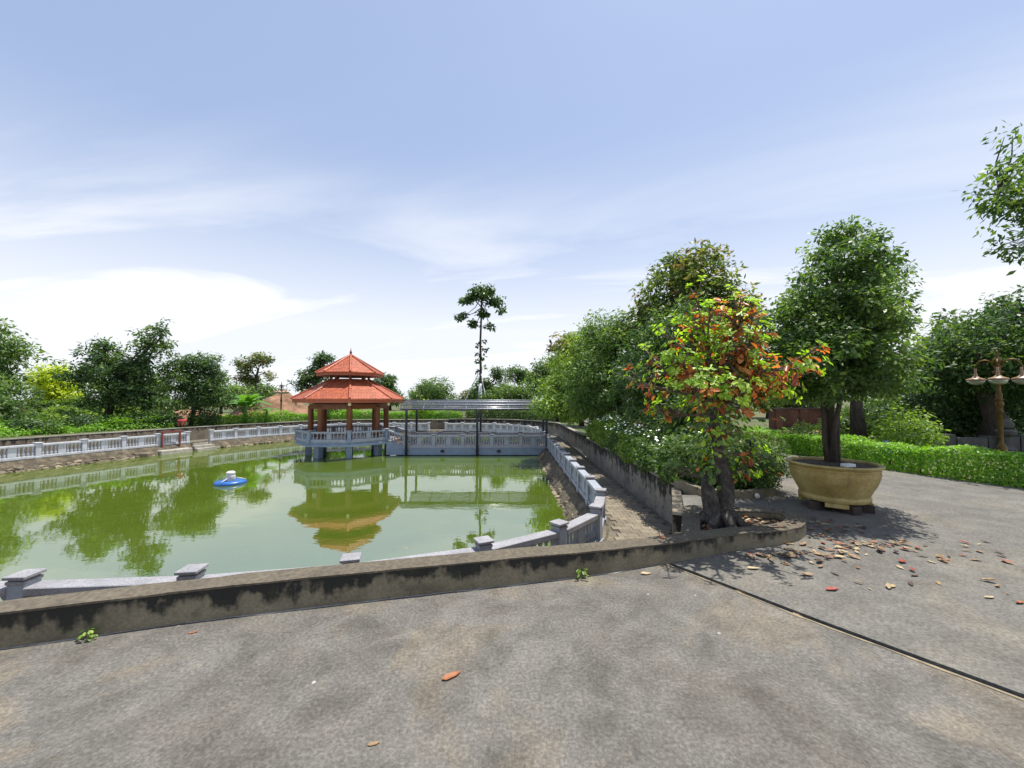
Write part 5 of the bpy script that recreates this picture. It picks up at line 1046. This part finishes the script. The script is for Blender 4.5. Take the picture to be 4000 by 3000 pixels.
def leaf(x, y, z, L, k, where, grp, rz=None, tilt=.25):
    o = link('fallen_leaf', LM[k][rg.randrange(4)], None, None, (x, y, z)); L *= rg.uniform(.5, .85); o.scale = (L, L, L * rg.uniform(.6, 1.8)); o.rotation_euler = (rg.uniform(-tilt, tilt) * .5, rg.uniform(-tilt, tilt) * .5, rg.uniform(0, 6.28) if rz is None else rz)
    tag(o, CN_[k] + ' dry leaf ' + where, 'leaf', CN_[k] + ' ' + grp); return o
W_ = ['litter_tan'] * 6 + ['litter_pale'] * 3 + ['litter_red'] * 1 + ['litter_orange'] * 2 + ['litter_brown'] * 5
for i in range(80):                                   # drift against the outside of the ring
    a = rg.uniform(0, 1); x = 2.5 + 1.9 * a + rg.uniform(-.1, .25); y = 4.28 + .42 * a ** 1.3 - abs(rg.gauss(0, .14)) - .03
    if y < 4.0: y = 4.0 + rg.uniform(0, .3)
    leaf(x, y, .0 + rg.uniform(0, .012), rg.uniform(.10, .17), rg.choice(W_), 'in the drift against the outside of the tree ring', 'leaves drifted against the ring')
for i in range(60): leaf(rg.uniform(3.8, 4.75), rg.uniform(4.35, 5.5), rg.uniform(.0, .01), rg.uniform(.10, .17), rg.choice(W_ + ['litter_brown'] * 3), 'scattered between the tree ring and the planter', 'leaves between ring and planter')
for i in range(85):
    x, y = 3.1 + 3.4 * rg.random() ** 1.35, 4.65 - 1.5 * rg.random() ** 1.5
    if y < 3.0 + .35 * (x - 3) * .3: continue
    leaf(x, y, rg.uniform(-.004, .004), rg.uniform(.08, .17), rg.choice(W_), 'scattered over the open concrete before the planter', 'leaves on the open concrete')
n_in = 0
inner_ring = offset(ro, .2)
while n_in < 95:
    x, y = rg.uniform(2.1, 3.7), rg.uniform(4.5, 5.6)
    if inpoly((x, y), inner_ring) and math.hypot(x - 2.78, y - 5.1) > .26: leaf(x, y, .065 + rg.uniform(0, .03), rg.uniform(.09, .17), rg.choice(W_ + ['litter_tan', 'litter_orange', 'litter_red']), 'on the soil inside the tree ring', 'leaves inside the ring', None, .5); n_in += 1
for i in range(12):
    (x, y), a = along(offset(ro, .1), rg.uniform(.2, 3.2)); leaf(x, y, .15, rg.uniform(.08, .15), rg.choice(W_), 'lying on top of the tree ring kerb', 'leaves on the ring kerb')
for x, y, L, k, lab, rz in ((4.97, 3.15, .2, 'litter_pale', 'large pale straw leaf lying alone far out on the driveway concrete', .15), (-.37, 2.42, .13, 'litter_orange', 'curled orange-brown leaf lying alone in the middle of the bare brown slab', .6), (-.68, 1.96, .06, 'litter_tan', 'tiny yellowish leaf scrap on the bare brown slab', .3),
        (1.30, 3.80, .11, 'litter_pale', 'pale leaf lying below the parapet just short of the joint', .1), (.97, 3.86, .06, 'litter_orange', 'small orange leaf at the foot of the parapet', .2), (2.85, 3.78, .13, 'litter_tan', 'tan leaf lying on the driveway slab close to the joint', -.1), (2.42, 3.92, .13, 'litter_pale', 'pale leaf beside the upper end of the joint', .0),
        (-2.32, 2.86, .06, 'litter_orange', 'little reddish leaf lying near the weed at the parapet foot', .4), (2.05, 3.5, .09, 'litter_pale', 'pale leaf fragment caught in the slab joint', -.9), (2.28, 3.14, .08, 'litter_tan', 'tan leaf fragment caught in the slab joint', -.95), (2.86, 3.5, .14, 'litter_red', 'bright red leaf out on the driveway slab', .2), (1.62, 4.22, .13, 'litter_orange', 'curled reddish leaf resting on the parapet top', 1.2), (1.86, 4.36, .11, 'litter_pale', 'pale leaf on the parapet top by the tree ring', .3)):
    o = link('fallen_leaf', LM[k][rg.randrange(4)], None, None, (x, y, .195 if 'parapet top' in lab else (-.03 if 'caught' in lab else 0.0))); o.scale = (L, L, L); o.rotation_euler.z = rz; tag(o, lab, 'leaf')
# small weeds at the foot of the parapet
def weed(x, y, z, s_, label, seed):
    rs = np.random.RandomState(seed); root = empty('weed', (x, y, z), label, 'weed'); n = 26; a = rs.uniform(0, 6.283, n); P = np.stack([x + s_ * .5 * np.cos(a) * rs.random(n), y + s_ * .3 * np.sin(a) * rs.random(n), z + s_ * rs.random(n) * .8], 1); D = np.stack([np.cos(a), np.sin(a), rs.uniform(.1, .8, n)], 1); N = np.stack([np.cos(a) * .3, np.sin(a) * .3, np.ones(n)], 1); l = s_ * rs.uniform(.3, .5, n)
    link('foliage', leaf_mesh('foliage', P, N, D, l, l * .6, rs.random(n), 'leaf_bright', None, 'broad'), None, root); MB().tube([(x, y, z - .01), (x, y, z + s_ * .7)], [.004, .002], 4).build('stem', 'twig_bark', root)
weed(-3.0, 2.78, 0, .09, 'small weed growing at the parapet foot near its dark end', 1); weed(.66, 3.70, .02, .10, 'tiny weed sprouting from the face of the parapet', 2)

rg = random.Random(33)
for x, y, k, lab in ((-5.6, 9.2, 'litter_tan', 'tan leaf afloat between the blue float and the near balustrade'), (-7.9, 11.4, 'litter_pale', 'pale leaf afloat just short of the blue float'), (-3.0, 12.5, 'litter_tan', 'tan leaf afloat before the bridge'), (-11.6, 12.6, 'litter_orange', 'orange leaf afloat beside the blue float'), (-2.2, 8.0, 'litter_pale', 'pale leaf afloat near the curve of the near balustrade'), (.4, 14.0, 'litter_tan', 'tan leaf afloat by the path-side bank'), (-14.5, 15.6, 'litter_orange', 'orange leaf afloat toward the white balustrade'), (-6.3, 17.8, 'litter_pale', 'pale leaf afloat by the pavilion stairs'), (-9.5, 9.0, 'litter_brown', 'dark brown leaf afloat on the open water')):
    o = link('floating_leaf', LM[k][rg.randrange(4)], None, None, (x, y, Z_WATER - .004)); o.scale = (.14, .14, .05); o.rotation_euler.z = rg.uniform(0, 6); tag(o, lab, 'leaf')
